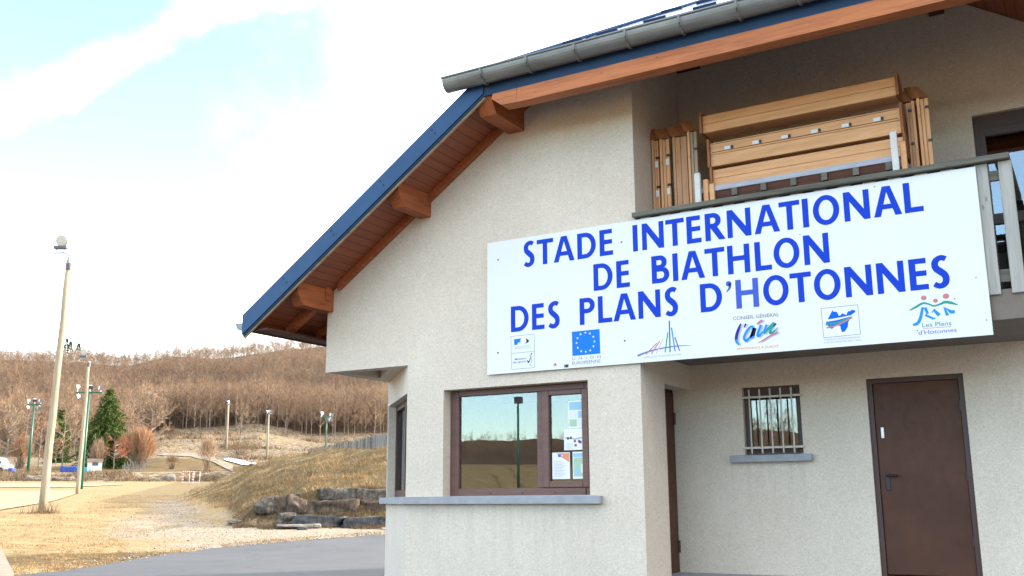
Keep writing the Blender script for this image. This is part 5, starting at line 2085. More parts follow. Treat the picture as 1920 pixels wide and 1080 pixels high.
place(make_tree('bare_tree', 'pale leafless birch with spreading twigs at the left edge, behind the van', 'tree', 9.6, 3.6, 20, 12, 12, M_TWIG_PALE, M_BARK, 2.0, 0.18, 1.0, 5), 10, 872, 172)
place(make_tree('bare_tree', 'pale slender leafless tree between the two wooden lamp poles', 'tree', 8.6, 2.6, 16, 10, 10, M_TWIG_PALE, M_BARK, 1.8, 0.2, 1.1, 6), 116, 876, 168, 1.0)
place(make_tree('bare_tree', 'broad round-crowned leafless tree alone on the meadow above the orange bush', 'tree', 12.6, 5.0, 24, 13, 13, M_TWIG_PALE, M_BARK, 2.0, 0.16, 0.9, 7), 282, 832, 250, 2.0)
place(make_tree('bare_tree', 'small pale leafless tree between the two far wooden lamp poles', 'tree', 8.8, 2.5, 16, 9, 9, M_TWIG_PALE, M_BARK, 1.7, 0.25, 1.0, 8), 450, 838, 246, 0.5)
place(make_tree('bare_tree', 'small tree with rust red leaves beside the white shed', 'tree', 4.9, 2.5, 15, 10, 16, M_TWIG_RED, M_BARK, 3.2, 0.35, 0.5, 9), 213, 878, 160)
place(make_tree('bare_tree', 'low rust red tree behind the nearest wooden pole', 'tree', 4.4, 2.5, 14, 9, 14, M_TWIG_RED, M_BARK, 3.0, 0.3, 0.5, 13), 104, 874, 178)
place(make_tree('bare_tree', 'pale brown leafless tree just right of the green mast at the left', 'tree', 7.8, 2.8, 16, 10, 10, M_TWIG_ORANGE, M_BARK, 1.8, 0.2, 1.0, 12), 72, 874, 182)


def bush(label, h, w_, n, mat, seed, name='shrub'):
    """many stems fanning out of the ground, with a dome of fine twigs"""
    t = thing(name, label, 'shrub', (0, 0, 0))
    r_ = np.random.default_rng(seed)
    a = r_.random(n) * 6.28
    q = r_.random(n) ** 0.5 * (0.74 + 0.22 * np.sin(3 * a + seed) + 0.16 * np.sin(7 * a + 2 * seed) + 0.1 * r_.normal(size=n))
    q = np.clip(q, 0, 1.12)
    tips = np.stack([np.cos(a) * q * w_, np.sin(a) * q * w_, h * np.sqrt(np.clip(1 - (q * 0.85) ** 2, 0.02, 1)) * (0.70 + 0.40 * r_.random(n) ** 1.5)], 1)
    ns = max(20, n // 12)
    st = spikes(np.zeros((ns, 3)) + r_.normal(size=(ns, 3)) * np.array([w_ * .12, w_ * .12, 0]), tips[:ns], np.linalg.norm(tips[:ns], axis=1), np.full(ns, 0.05))
    np_mesh('stems', st, tri_idx(ns), M_LIMB, t)
    back = 0.25 + 0.5 * r_.random(n)
    P_ = tips * (1 - back[:, None] * 0.5)
    V_ = spikes(P_, tips + r_.normal(size=(n, 3)) * 0.35 * h * 0.4, 0.22 * h * (0.5 + r_.random(n)), np.full(n, 0.012 * h))
    np_mesh('twigs', V_, tri_idx(n), mat, t)
    return t


place(bush('big rounded orange-brown bush right of the rust red tree', 6.2, 3.5, 5200, M_TWIG_ORANGE, 2), 258, 874, 168)
place(bush('pale bare shrub beside the big spruce, behind the white shed', 4.6, 1.5, 1100, M_TWIG_PALE, 3), 182, 872, 166)
place(bush('pale thin shrub behind the red and white goal', 5.0, 1.7, 700, M_TWIG_PALE, 4), 388, 884, 150)
place(bush('low brown shrub on the bank left of the goal', 2.2, 1.5, 700, M_SCRUB, 5), 322, 876, 160)
place(bush('dark red-brown thicket at the foot of the wood behind the round-crowned tree', 3.2, 4.0, 1600, M_SCRUB, 6), 318, 818, 262)
place(bush('brown thicket at the foot of the two far lamp poles', 2.4, 5.0, 1600, M_SCRUB, 7), 452, 862, 215)
place(bush('orange-brown bush left of the green mast at the left edge', 5.5, 2.4, 1800, M_TWIG_ORANGE, 8), 38, 872, 184)

# bank of scrub and old stones below the meadow
r3 = np.random.default_rng(31)
n_ = 5200
azs = r3.uniform(hor_dir(-90), hor_dir(430), n_)
dss = r3.uniform(139.5, 147, n_)
xs, ys = dss * np.sin(np.radians(azs)), dss * np.cos(np.radians(azs))
zs_ = terrain(xs, ys)
keep = fbm(xs * 0.25, ys * 0.25, 3, 77) > 0.44
xs, ys, zs_ = xs[keep], ys[keep], zs_[keep]
V_ = spikes(np.stack([xs, ys, zs_], 1), np.stack([r3.normal(size=len(xs)) * .5, r3.normal(size=len(xs)) * .5, np.ones(len(xs))], 1), r3.uniform(0.25, 0.95, len(xs)), np.full(len(xs), 0.07))
n2s = 9000
az2 = r3.uniform(hor_dir(292), hor_dir(735), n2s)
d2s = r3.choice([243.0, 262.0, 205.0, 275.0], n2s) + r3.normal(size=n2s) * np.where(r3.random(n2s) < .5, 2.0, 5.0)
x2, y2 = d2s * np.sin(np.radians(az2)), d2s * np.cos(np.radians(az2))
k2 = (fbm(x2 * 0.07, y2 * 0.07, 3, 41) > 0.47) & ((d2s > 230) | (az2 > hor_dir(425)))
x2, y2 = x2[k2], y2[k2]
xs, ys, zs_ = np.concatenate([xs, x2]), np.concatenate([ys, y2]), np.concatenate([zs_, terrain(x2, y2)])
V_ = spikes(np.stack([xs, ys, zs_], 1), np.stack([r3.normal(size=len(xs)) * .6, r3.normal(size=len(xs)) * .6, np.ones(len(xs))], 1), r3.uniform(0.25, 0.95, len(xs)) * np.where(np.arange(len(xs)) < len(xs) - len(x2), 1, 1.5), np.where(np.arange(len(xs)) < len(xs) - len(x2), 0.07, 0.16))
tag(np_mesh('scrub', V_, tri_idx(len(xs)), M_SCRUB), 'low brown scrub on the banks behind the courts and on the far meadow', 'scrub', None, 'stuff')


def blades(name, label, px0, px1, sel, n, mat, h0, h1, wd, seed, dr=(24, 76), clump=0.42):
    r_ = np.random.default_rng(seed)
    az_ = np.degrees(np.arctan2(0, 1)) + r_.uniform(hor_dir(px0), hor_dir(px1), n)
    d_ = np.exp(r_.uniform(math.log(dr[0]), math.log(dr[1]), n))
    x, y = d_ * np.sin(np.radians(az_)), d_ * np.cos(np.radians(az_))
    z = terrain(x, y)
    px_, py_ = to_px(x, y, z)
    ok = sel(px_, py_, az_, d_) & (fbm(x * 1.3, y * 1.3, 3, seed) > clump)
    x, y, z = x[ok], y[ok], z[ok]
    m = len(x)
    V1 = spikes(np.stack([x, y, z - 0.01], 1), np.stack([r_.normal(size=m) * .6, r_.normal(size=m) * .6, np.ones(m)], 1), r_.uniform(h0, h1, m), np.full(m, wd))
    return tag(np_mesh(name, V1, tri_idx(m), mat), label, 'grass', None, 'stuff')


def mound_h(az_, d_):
    return bilin(MAZ, MZ, np.clip(az_, MAZ[0], MAZ[-1]), d_) - bilin(TAZ, TZ, az_, d_)


edge_x, edge_y = [q[0] for q in edge_px], [q[1] for q in edge_px]
onroad = lambda px_, py_: py_ > np.interp(px_, edge_x, edge_y) - 2
blades('grass', 'straw coloured grass on the mound', 300, 800, lambda p, q, a, d_: (mound_h(a, d_) > 0.25) & (a > MAZ[0]), 80000, M_MOSSG, 0.04, 0.15, 0.018, 51, clump=0.36)
blades('grass', 'dry yellow grass across the open ground', -60, 420, lambda p, q, a, d_: ~onroad(p, q) & (p < 380 - np.clip((q - 975) / 40, 0, 1) * 150 + 60 * (fbm(p * .03, q * .09, 3, 5) - .5)) & (mound_h(a, d_) < 0.2) & ((q > 962) | (p > 150 + (950 - q) * 1.2)) & (p > 26 + (q < 1030) * -60), 90000, M_STRAW, 0.02, 0.085, 0.014, 52, (20, 76), 0.40)


blades('grass', 'dead tufts and stalks sticking out of the mound', 330, 800, lambda p, q, a, d_: (mound_h(a, d_) > 0.15) & (a > MAZ[0]), 26000, M_STRAW, 0.10, 0.34, 0.022, 57, (35, 76), 0.56)
blades('grass', 'dark grass growing in the joints and at the foot of the stone wall', 440, 800, lambda p, q, a, d_: ~onroad(p, q), 15000, M_SCRUB, 0.06, 0.24, 0.020, 58, (35.2, 38.6), 0.47)
blades('grass', 'short weeds along the edge of the asphalt', -40, 735, lambda p, q, a, d_: (np.interp(p, edge_x, edge_y) - q < 7) & (np.interp(p, edge_x, edge_y) - q > -2), 50000, M_MOSSG, 0.03, 0.12, 0.016, 59, (20, 40), 0.5)

# loose stones on the gravel patch and along the crumbling road edge
r4 = np.random.default_rng(91)
np_ = 16000
az_ = r4.uniform(hor_dir(40), hor_dir(735), np_)
d_ = r4.uniform(22, 50, np_)
x_, y_ = d_ * np.sin(np.radians(az_)), d_ * np.cos(np.radians(az_))
z_ = terrain(x_, y_)
px_, py_ = to_px(x_, y_, z_)
off_e = np.interp(px_, edge_x, edge_y) - py_
inz = ((off_e > -2.5) & (off_e < 5 + 10 * r4.random(np_))) | ((px_ > 230) & (px_ < 520) & (py_ > 960) & (off_e > 0) & (mound_h(az_, d_) < 0.25) & (r4.random(np_) < 0.8))
inz &= fbm(x_ * 0.9, y_ * 0.9, 3, 12) > 0.36
x_, y_, z_ = x_[inz], y_[inz], z_[inz]
m_ = len(x_)
s_ = r4.uniform(0.007, 0.024, m_) * (1 + 1.3 * (r4.random(m_) > 0.97))
oct_ = np.array([[1, 0, 0], [0, 1, 0], [-1, 0, 0], [0, -1, 0], [0, 0, 0.8], [0, 0, -0.4]])
fo = np.array([[0, 1, 4], [1, 2, 4], [2, 3, 4], [3, 0, 4], [1, 0, 5], [2, 1, 5], [3, 2, 5], [0, 3, 5]])
jit = 1 + r4.uniform(-0.4, 0.4, (m_, 6, 3))
Vp = oct_[None] * jit * s_[:, None, None] + np.stack([x_, y_, z_ + 0.03 + s_ * 0.2], 1)[:, None, :]
Fp = (fo[None] + (np.arange(m_) * 6)[:, None, None]).reshape(-1, 3)
M_PEB = leafy('loose_limestone', [(0.3, (0.16, 0.135, 0.10)), (0.5, (0.30, 0.26, 0.21)), (0.7, (0.50, 0.46, 0.40))], 6.0)
tag(np_mesh('gravel', Vp.reshape(-1, 3), Fp, M_PEB), 'loose pale stones on the gravel and along the road edge', 'gravel', None, 'stuff')


# ------------------------------------------------------------------ boulders of the dry wall under the mound
def stone_mat(name, a, b_, c_):
    m, nt, bs = new_mat(name)
    pos = position(nt)
    n1_, n2_ = noise(nt, pos, 3.4, 8, 0.8), noise(nt, scaled(nt, pos, (2, 2, .6)), 5.0, 6, 0.75)
    f = nmath(nt, 'ADD', nmath(nt, 'MULTIPLY', n1_, 0.6), nmath(nt, 'MULTIPLY', n2_, 0.45))
    lnk(nt, ramp(nt, f, [(0.36, a), (0.52, b_), (0.70, c_)]), bs.inputs['Base Color'])
    bs.inputs['Roughness'].default_value = 0.95
    bs.inputs['Specular IOR Level'].default_value = 0.1
    bump(nt, bs, f, 0.9, 0.05)
    return m


M_ST_GREY = stone_mat('grey_lichened_stone', (0.026, 0.024, 0.021), (0.088, 0.078, 0.066), (0.30, 0.265, 0.225))
M_ST_RED = stone_mat('reddish_stone', (0.035, 0.027, 0.021), (0.095, 0.070, 0.053), (0.24, 0.19, 0.15))
M_ST_DARK = stone_mat('dark_blue_grey_stone', (0.022, 0.024, 0.026), (0.062, 0.064, 0.067), (0.16, 0.16, 0.158))
M_ST_PALE = stone_mat('pale_stone', (0.14, 0.12, 0.10), (0.27, 0.245, 0.215), (0.42, 0.39, 0.35))

M_ST_GREY2 = stone_mat('weathered_limestone', (0.07, 0.056, 0.043), (0.20, 0.175, 0.145), (0.40, 0.37, 0.33))


def boulder(label, px0, px1, y0, y1, d, mat, seed, round_=0.25, depth=0.9, name='boulder', slant=(0, 0)):
    azm, _ = pix((px0 + px1) / 2, y1)
    x, y = polar(azm, d)
    zt, zb = zy((px0 + px1) / 2, y0, d), zy((px0 + px1) / 2, y1, d)
    wd = (px1 - px0) / FPX * d * 1.07
    ht = (zt - zb) * 1.05
    t = bpy.data.objects
    bm = bmesh.new()
    bmesh.ops.create_cube(bm, size=1.0)
    bmesh.ops.subdivide_edges(bm, edges=bm.edges[:], cuts=7, use_grid_fill=True)
    r_ = np.random.default_rng(seed)
    off_ = r_.random(3) * 50
    vs = np.array([v_.co[:] for v_ in bm.verts])
    sph = vs / np.linalg.norm(vs, axis=1, keepdims=True) * 0.56
    vs = vs * (1 - round_) + sph * round_
    n1_ = fbm(vs[:, 0] * 2.2 + off_[0], vs[:, 2] * 2.2 + off_[1] + vs[:, 1] * 1.7, 4, seed) - 0.5
    n2_ = fbm(vs[:, 1] * 2.2 + off_[2], vs[:, 2] * 2.0 + off_[0] + vs[:, 0] * 1.3, 4, seed + 5) - 0.5
    vs[:, 0] += n1_ * 0.30
    vs[:, 1] += n2_ * 0.45
    top = np.clip(vs[:, 2] * 2, 0, 1)
    vs[:, 2] += n1_ * 0.34 + top * (slant[0] + (slant[1] - slant[0]) * (vs[:, 0] + 0.5))
    a = rad(azm)
    ux, uy = math.cos(a), -math.sin(a)           # to the right as seen from the road
    fx, fy = math.sin(a), math.cos(a)
    P_ = np.stack([x + ux * vs[:, 0] * wd + fx * (vs[:, 1] + 0.5) * depth, y + uy * vs[:, 0] * wd + fy * (vs[:, 1] + 0.5) * depth, zb + (vs[:, 2] + 0.5) * ht], 1)
    bm.verts.index_update()
    fs = [tuple(v_.index for v_ in f_.verts) for f_ in bm.faces]
    bm.free()
    o = mesh_obj(name, P_, fs, mat, None, None, True)
    tag(o, label, 'stone', 'stones of the dry wall under the mound')
    return o


boulder('long grey stone with white lichen at the top of the wall, left of its neighbour', 600, 667, 917, 939, 37.4, M_ST_GREY, 1, 0.08)
boulder('grey top stone of the wall next to the chalet corner', 667, 740, 917, 943, 37.4, M_ST_GREY, 2, 0.08)
boulder('large pinkish red block in the middle of the wall', 601, 667, 939, 970, 36.9, M_ST_RED, 3, 0.12)
boulder('narrow brown block wedged right of the large pinkish block', 664, 692, 939, 964, 37.2, M_ST_RED, 4, 0.2)
boulder('reddish square block at the right of the middle course beside the chalet', 691, 740, 942, 970, 36.9, M_ST_RED, 5, 0.15)
boulder('leftmost mottled boulder at the end of the wall', 478, 514, 934, 966, 37.0, M_ST_GREY, 6, 0.5, 1.0, slant=(-0.25, 0.1))
boulder('brown upright boulder, second from the left end of the wall', 513, 545, 931, 964, 37.0, M_ST_RED, 7, 0.4)
boulder('sloping tan boulder, third from the left end of the wall', 538, 574, 931, 965, 36.9, M_ST_RED, 8, 0.3, slant=(0.12, -0.22))
boulder('dark brown boulder between the sloping tan one and the pinkish block', 572, 602, 940, 966, 37.0, M_ST_RED, 9, 0.35)
boulder('small rock peeping out above the sloping tan boulder', 555, 573, 926, 938, 38.2, M_ST_GREY, 10, 0.5)
boulder('rough dark rubble stone at the left end of the bottom course', 521, 553, 963, 985, 36.2, M_ST_GREY, 11, 0.35)
boulder('long low blue-grey slab block in the bottom course, left of the gap', 551, 634, 968, 988, 36.0, M_ST_DARK, 12, 0.10, 0.7)
boulder('dark blue-grey block of the bottom course beside the chalet', 648, 742, 972, 994, 35.8, M_ST_DARK, 13, 0.08, 0.7)
boulder('mossy stone filling the gap in the bottom course', 630, 652, 970, 988, 36.3, M_ST_GREY, 14, 0.4)
boulder('thin pale flagstone lying flat at the foot of the wall, left one', 522, 574, 984, 989, 35.2, M_ST_PALE, 15, 0.1, 0.5, 'flagstone')
boulder('short pale flagstone lying flat at the foot of the wall, right one', 571, 598, 983, 990, 35.2, M_ST_PALE, 16, 0.15, 0.5, 'flagstone')
boulder('small grey flagstone in front of the two pale ones', 558, 575, 990, 995, 34.6, M_ST_DARK, 17, 0.15, 0.4, 'flagstone')
boulder('white slab fragment lying on the gravel left of the wall', 428, 451, 976, 980, 37.5, M_ST_PALE, 18, 0.1, 0.5, 'flagstone')
boulder('white stone by the foot of the chalet corner', 714, 730, 990, 996, 34.5, M_ST_PALE, 19, 0.4, 0.3)

# ------------------------------------------------------------------ palisade on the mound
M_PALE = wood('silver_grey_palings', (0.26, 0.245, 0.22), (0.09, 0.083, 0.075), 'Z', 0.9, 0.4)
fence = thing('palisade_fence', 'grey weathered palisade of upright boards running along the top of the mound', 'fence', (0, 0, 0))
ax0, ay0 = polar(hor_dir(575), 86)
ax1, ay1 = polar(hor_dir(790), 52)
ftop = [(575, 842.5, 86), (600, 838, 78), (650, 828.5, 68), (700, 817, 60), (725, 811, 57), (790, 797, 52)]
fz = lambda t_: np.interp(t_, np.linspace(0, 1, len(ftop)), [0] * len(ftop))
npl = 150
line = []
for q in ftop:
    x, y = polar(hor_dir(q[0]), q[2])
    line.append((x, y, zy(q[0], q[1], q[2])))
line = np.array(line)
seg = np.concatenate([[0], np.cumsum(np.linalg.norm(np.diff(line[:, :2], axis=0), axis=1))])
m = MB()
random.seed(8)
s_ = 0.0
while s_ < seg[-1] - 0.25:
    wd = random.uniform(0.20, 0.34)
    p0 = [np.interp(s_, seg, line[:, k]) for k in range(3)]
    p1 = [np.interp(s_ + wd - random.choice((0.03, 0.05, 0.08)), seg, line[:, k]) for k in range(3)]
    dz = random.uniform(-0.11, 0.07)
    gz0 = tz(p0[0], p0[1]) - 0.25
    gz0 = min(gz0, p0[2] - 1.2)
    nx, ny = (p1[1] - p0[1]), -(p1[0] - p0[0])
    ln = math.hypot(nx, ny)
    nx, ny = nx / ln * 0.03 + random.uniform(-.004, .004), ny / ln * 0.03
    v0 = [(p0[0], p0[1], gz0), (p1[0], p1[1], gz0), (p1[0], p1[1], p1[2] + dz), (p0[0], p0[1], p0[2] + dz)]
    m.prism(v0, (nx, ny, 0), random.choice((0, 0, 1, 2)))
    s_ += wd
m.build('boards', [M_PALE, wood('dark_grey_palings', (0.13, 0.12, 0.105), (0.05, 0.046, 0.04), 'Z', 0.9), wood('brown_grey_palings', (0.19, 0.165, 0.135), (0.085, 0.072, 0.058), 'Z', 0.9)], fence)
m = MB()
for dz in (0.25, 0.95):
    m.tube([(q[0] - 0.05, q[1] + 0.05, q[2] - dz) for q in line], 0.04, 6)
m.build('rails', M_PALE, fence)

# ------------------------------------------------------------------ lamp poles and masts
M_POLE = wood('weathered_pole', (0.36, 0.30, 0.215), (0.22, 0.175, 0.125), 'Z', 0.85, 0.3)
M_MASTG = simple('green_painted_mast', (0.014, 0.105, 0.068), (0.011, 0.085, 0.055), 2, 0.4)
M_LAMP = simple('lamp_housing', (0.26, 0.26, 0.27), (0.18, 0.18, 0.19), 4, 0.35, 0.6)
M_LENS = simple('lamp_lens', (0.58, 0.56, 0.53), (0.42, 0.40, 0.38), 9, 0.15)
M_LAMPD = simple('dark_lamp_gear', (0.09, 0.09, 0.12), (0.06, 0.06, 0.08), 4, 0.5)
M_ALU = simple('pale_aluminium', (0.68, 0.68, 0.69), (0.56, 0.56, 0.58), 4, 0.4, 0.4)


def world_of(px, py, d):
    az, s = pix(px, py)
    x, y = polar(az, d)
    return Vector((x, y, EYE.z + s * d))


def wooden_pole(label, base, top, lamp, d, r0, r1, sc=1.0):
    """base, top and lamp are picture points of one pole standing at distance d"""
    B = world_of(base[0], base[1], d)
    T = world_of(top[0], top[1], d)
    Lp = world_of(lamp[0], lamp[1], d)
    t = thing('lamp_pole', label, 'lamp pole', B)
    m = MB()
    zg = tz(B.x, B.y) - 0.4
    pts = [B + (T - B) * k / 8 + Vector((0.03 * math.sin(k * 1.7), 0.03 * math.cos(k * 2.1), 0)) * (0 < k < 8) for k in range(9)]
    pts[0] = Vector((B.x, B.y, zg))
    m.tube(pts, [r0 + (r1 - r0) * k / 8 for k in range(9)], 12)
    pole = m.build('pole', M_POLE, t, True)
    m = MB()
    m.tube([T - Vector((0, 0, 0.42)), T - Vector((0, 0, 0.12))], r1 * 1.25, 12)
    m.build('clamp', M_LAMPD, t)
    rt = Vector((CR[0][0], CR[0][1], 0)).normalized()
    fwv = Vector((CR[2][0], CR[2][1], 0)).normalized()
    R_ = 0.40 * sc
    m = MB()
    el = Lp + Vector((0, 0, -R_ * 2.15)) + rt * 0.10
    m.tube([T - Vector((0, 0, 0.3)) - rt * r1, el + rt * 0.28 + Vector((0, 0, -0.1)), el + rt * 0.05, el - rt * 0.38], 0.045 * sc, 8)
    m.tube([el - rt * 0.30, Lp - rt * 0.30 * sc - Vector((0, 0, R_ * 1.2))], 0.03 * sc, 6)
    m.tube([el - rt * 0.02, Lp + rt * 0.30 * sc - Vector((0, 0, R_ * 1.2))], 0.03 * sc, 6)
    m.build('bracket', M_LAMP, t)
    # round floodlight tipped towards the road
    ax = (-fwv + Vector((0, 0, -0.35))).normalized()
    m = MB()
    prof = [(-0.42, 0.10), (-0.36, 0.22), (-0.20, 0.32), (-0.02, 0.385), (0.0, 0.40), (0.02, 0.40)]
    m.tube([Lp + ax * (a * sc) for a, _ in prof], [b_ * sc for _, b_ in prof], 20)
    lampo = m.build('floodlight', M_LAMP, t, True)
    m = MB()
    m.tube([Lp + ax * 0.021 * sc, Lp + ax * 0.035 * sc], 0.36 * sc, 20)
    m.build('lens', M_LENS, lampo)
    m = MB()
    c = Lp - Vector((0, 0, R_ * 1.15))
    Mx = Matrix.Translation(c) @ Matrix(((rt.x, fwv.x, 0, 0), (rt.y, fwv.y, 0, 0), (0, 0, 1, 0), (0, 0, 0, 1)))
    m.box(-0.48 * sc, 0.42 * sc, -0.16 * sc, 0.2 * sc, -0.12 * sc, 0.10 * sc, 0, Mx, 0.02)
    m.build('gear_box', M_LAMPD, lampo)
    return t


wooden_pole('nearest and tallest leaning wooden pole with a single round floodlight', (79, 961), (130, 489), (116, 452), 46, 0.175, 0.105, 0.62)
m = MB()
wooden_pole('middle wooden pole with a round floodlight, in front of the tall green mast', (145, 929), (167, 677), (157, 661), 80, 0.16, 0.10, 0.62)
tw = thing('grass_tuft', 'dead grass tuft round the foot of the nearest wooden pole', 'grass', at(82, 958, 45.4))
n_ = 160
V_ = spikes(rng.normal(size=(n_, 3)) * np.array([0.35, 0.35, 0.0]), np.stack([rng.normal(size=n_) * .4, rng.normal(size=n_) * .4, np.ones(n_)], 1), rng.uniform(0.15, 0.65, n_), np.full(n_, 0.025))
np_mesh('stalks', V_, tri_idx(n_), M_SCRUB, tw)


def head(m, c, rt, fwv, face, s, mi_body=0, mi_lens=1):
    """one box floodlight, lens towards `face`"""
    f = face.normalized()
    r_ = f.cross(Vector((0, 0, 1))).normalized()
    u = r_.cross(f)
    Mx = Matrix.Translation(c) @ Matrix(((r_.x, f.x, u.x, 0), (r_.y, f.y, u.y, 0), (r_.z, f.z, u.z, 0), (0, 0, 0, 1)))
    vs = [(-.30, 0.16, -.24), (.30, 0.16, -.24), (.30, 0.16, .24), (-.30, 0.16, .24), (-.17, -.22, -.13), (.17, -.22, -.13), (.17, -.22, .13), (-.17, -.22, .13)]
    m.add([Mx @ (Vector(q) * s) for q in vs], [(4, 5, 6, 7), (0, 1, 5, 4), (1, 2, 6, 5), (2, 3, 7, 6), (3, 0, 4, 7)], mi_body)
    m.add([Mx @ (Vector(q) * s) for q in vs[:4]], [(0, 3, 2, 1)], mi_lens)


def green_mast(label, base, top, d, heads, r0, s, bar_half, mat=None):
    B, T = world_of(base[0], base[1], d), world_of(top[0], top[1], d)
    T = Vector((B.x, B.y, T.z))
    t = thing('floodlight_mast', label, 'floodlight mast', B)
    m = MB()
    m.tube([Vector((B.x, B.y, tz(B.x, B.y) - 0.5)), B + (T - B) * 0.5, T], [r0, r0 * 0.8, r0 * 0.6], 10)
    m.build('mast', mat or M_MASTG, t, True)
    rt = Vector((CR[0][0], CR[0][1], 0)).normalized()
    fwv = Vector((CR[2][0], CR[2][1], 0)).normalized()
    m = MB()
    m.tube([T - rt * bar_half + Vector((0, 0, -0.08)), T + rt * bar_half + Vector((0, 0, -0.08))], r0 * 0.5, 8)
    m.build('crossbar', mat or M_MASTG, t)
    for hx, hz, fx in heads:
        m = MB()
        c = T + rt * hx + Vector((0, 0, hz))
        head(m, c, rt, fwv, (rt * fx - fwv * 0.6 + Vector((0, 0, -0.45))), s)
        m.tube([c, Vector((c.x, c.y, T.z - 0.08))], 0.04 * s, 6)
        m.build('floodlight', [M_ALU, M_LAMPD], t)
    return t


green_mast('tall green mast with four white floodlights right behind the middle wooden pole', (152, 918), (166, 734), 94, [(-1.05, 0.42, -1.0), (0.05, 0.40, 0.2), (1.0, 0.30, 1.0), (-0.95, -0.42, -0.9)], 0.15, 0.78, 1.15)
green_mast('green mast with five floodlights standing at the left edge of the courts', (52, 886), (61, 757), 150, [(-0.85, 0.45, -1.0), (0.05, 0.5, 0.1), (0.85, 0.40, 1.0), (-0.85, -0.5, -0.9), (0.75, -0.5, 0.8)], 0.20, 0.95, 1.0)
green_mast('slim green mast with three floodlights above the palisade', (611, 832), (613, 780), 118, [(-0.62, 0.32, -1.0), (0.55, 0.15, 1.0), (0.45, -0.38, 0.9)], 0.10, 0.85, 0.7)
green_mast('far wooden pole with a single small lamp, left one of two on the meadow', (424, 840), (425.5, 757), 240, [(-0.2, 0.45, -0.4)], 0.30, 1.3, 0.35, M_POLE)
green_mast('far pole with two small lamps, right one of two on the meadow', (500, 866), (503, 775), 205, [(-0.35, 0.35, -1.0), (0.35, 0.40, 1.0)], 0.24, 1.2, 0.4, M_POLE)

# lamp posts behind the camera that show in the window pane
for lbl, (x, y), zt, r_ in (('slim green lamp post with one floodlight, mirrored in the left pane of the window', (-14.3, -4.3), 4.0, 0.04), ('thick green post mirrored at the edge of the left window pane', (-13.62, -4.68), 9.0, 0.075)):
    t = thing('lamp_post', lbl, 'lamp post', (x, y, tz(x, y)))
    m = MB()
    m.tube([(x, y, tz(x, y) - 0.3), (x, y, zt)], [r_, r_ * 0.8], 10)
    m.build('post', M_MASTG, t, True)
    m = MB()
    head(m, Vector((x + 0.05, y + 0.05, zt + 0.2)), None, None, Vector((0.5, 0.9, -0.5)), 0.42)
    m.tube([(x, y, zt - 0.02), (x + 0.05, y + 0.05, zt + 0.2)], 0.03, 6)
    m.build('floodlight', [M_LAMPD, M_LAMPD], t)

# ------------------------------------------------------------------ goal, shed, van and odds and ends by the courts
P_GR = simple('goal_red', (0.60, 0.09, 0.05), (0.5, 0.07, 0.04), 3, 0.5)
gA, gB = world_of(341.5, 911, 133), world_of(361, 911, 133)
goal = thing('handball_goal', 'red and white striped handball goal at the far end of the ground', 'goal', gA)
rt = (gB - gA).normalized()
fwv = Vector((-rt.y, rt.x, 0))
zg = tz(gA.x, gA.y)
hgt = zy(341, 884.5, 133) - zg
dep = Vector((CR[0][0], CR[0][1], 0)).normalized() * 0.85 + fwv * 0.4
for p in (gA, gB):
    m = MB()
    for k in range(8):
        m.box(p.x - 0.085, p.x + 0.085, p.y - 0.085, p.y + 0.085, zg + hgt * k / 8, zg + hgt * (k + 1) / 8, k % 2)
    m.build('post', [M_WHITEWOOD, P_GR], goal)
m = MB()
for k in range(10):
    a, c = gA + (gB - gA) * (k / 10), gA + (gB - gA) * ((k + 1) / 10)
    m.tube([Vector((a.x, a.y, zg + hgt)), Vector((c.x, c.y, zg + hgt))], 0.085, 6, k % 2)
m.build('crossbar', [M_WHITEWOOD, P_GR], goal)
m = MB()
for p in (gA, gB):
    q0, q1 = Vector((p.x, p.y, zg + hgt)), Vector((p.x, p.y, zg + hgt)) + dep
    q2 = q1 - Vector((0, 0, hgt))
    m.tube([q0, q1, q2, Vector((p.x, p.y, zg + 0.03))], 0.055, 6)
a, c = gA + dep, gB + dep
m.tube([(a.x, a.y, zg + hgt), (c.x, c.y, zg + hgt)], 0.03, 6)
m.tube([(a.x, a.y, zg + 0.03), (c.x, c.y, zg + 0.03)], 0.03, 6)
m.build('net_frame', M_WHITEWOOD, goal)


def local_box(origin, ang):
    return Matrix.Translation(origin) @ Matrix.Rotation(ang, 4, 'Z')


P_ = Vector(at(177, 878, 160))
shed = thing('garden_shed', 'small white shed with a brown roof standing in front of the spruce', 'shed', P_)
Mx = local_box(P_, rad(55))
m = MB()
m.box(-1.0, 1.0, -0.7, 0.7, -0.2, 1.35, 0, Mx)
m.add([Mx @ Vector(q) for q in [(1.0, -0.7, 1.35), (1.0, 0.7, 1.35), (1.0, 0, 1.75), (-1.0, -0.7, 1.35), (-1.0, 0.7, 1.35), (-1.0, 0, 1.75)]], [(0, 1, 2), (3, 5, 4)], 0)
m.build('wall', M_WHITEWOOD, shed)
m = MB()
m.add([Mx @ Vector(q) for q in [(-1.12, -0.85, 1.28), (1.12, -0.85, 1.28), (1.12, 0, 1.80), (-1.12, 0, 1.80), (1.12, 0.85, 1.28), (-1.12, 0.85, 1.28)]], [(0, 1, 2, 3), (3, 2, 4, 5)])
m.build('roof', simple('brown_shed_roof', (0.17, 0.11, 0.08), (0.12, 0.075, 0.055), 3, 0.9), shed)
m = MB()
m.box(-0.35, 0.45, -0.715, -0.70, 0.75, 1.2, 0, Mx)
m.build('window', M_LAMPD, shed)

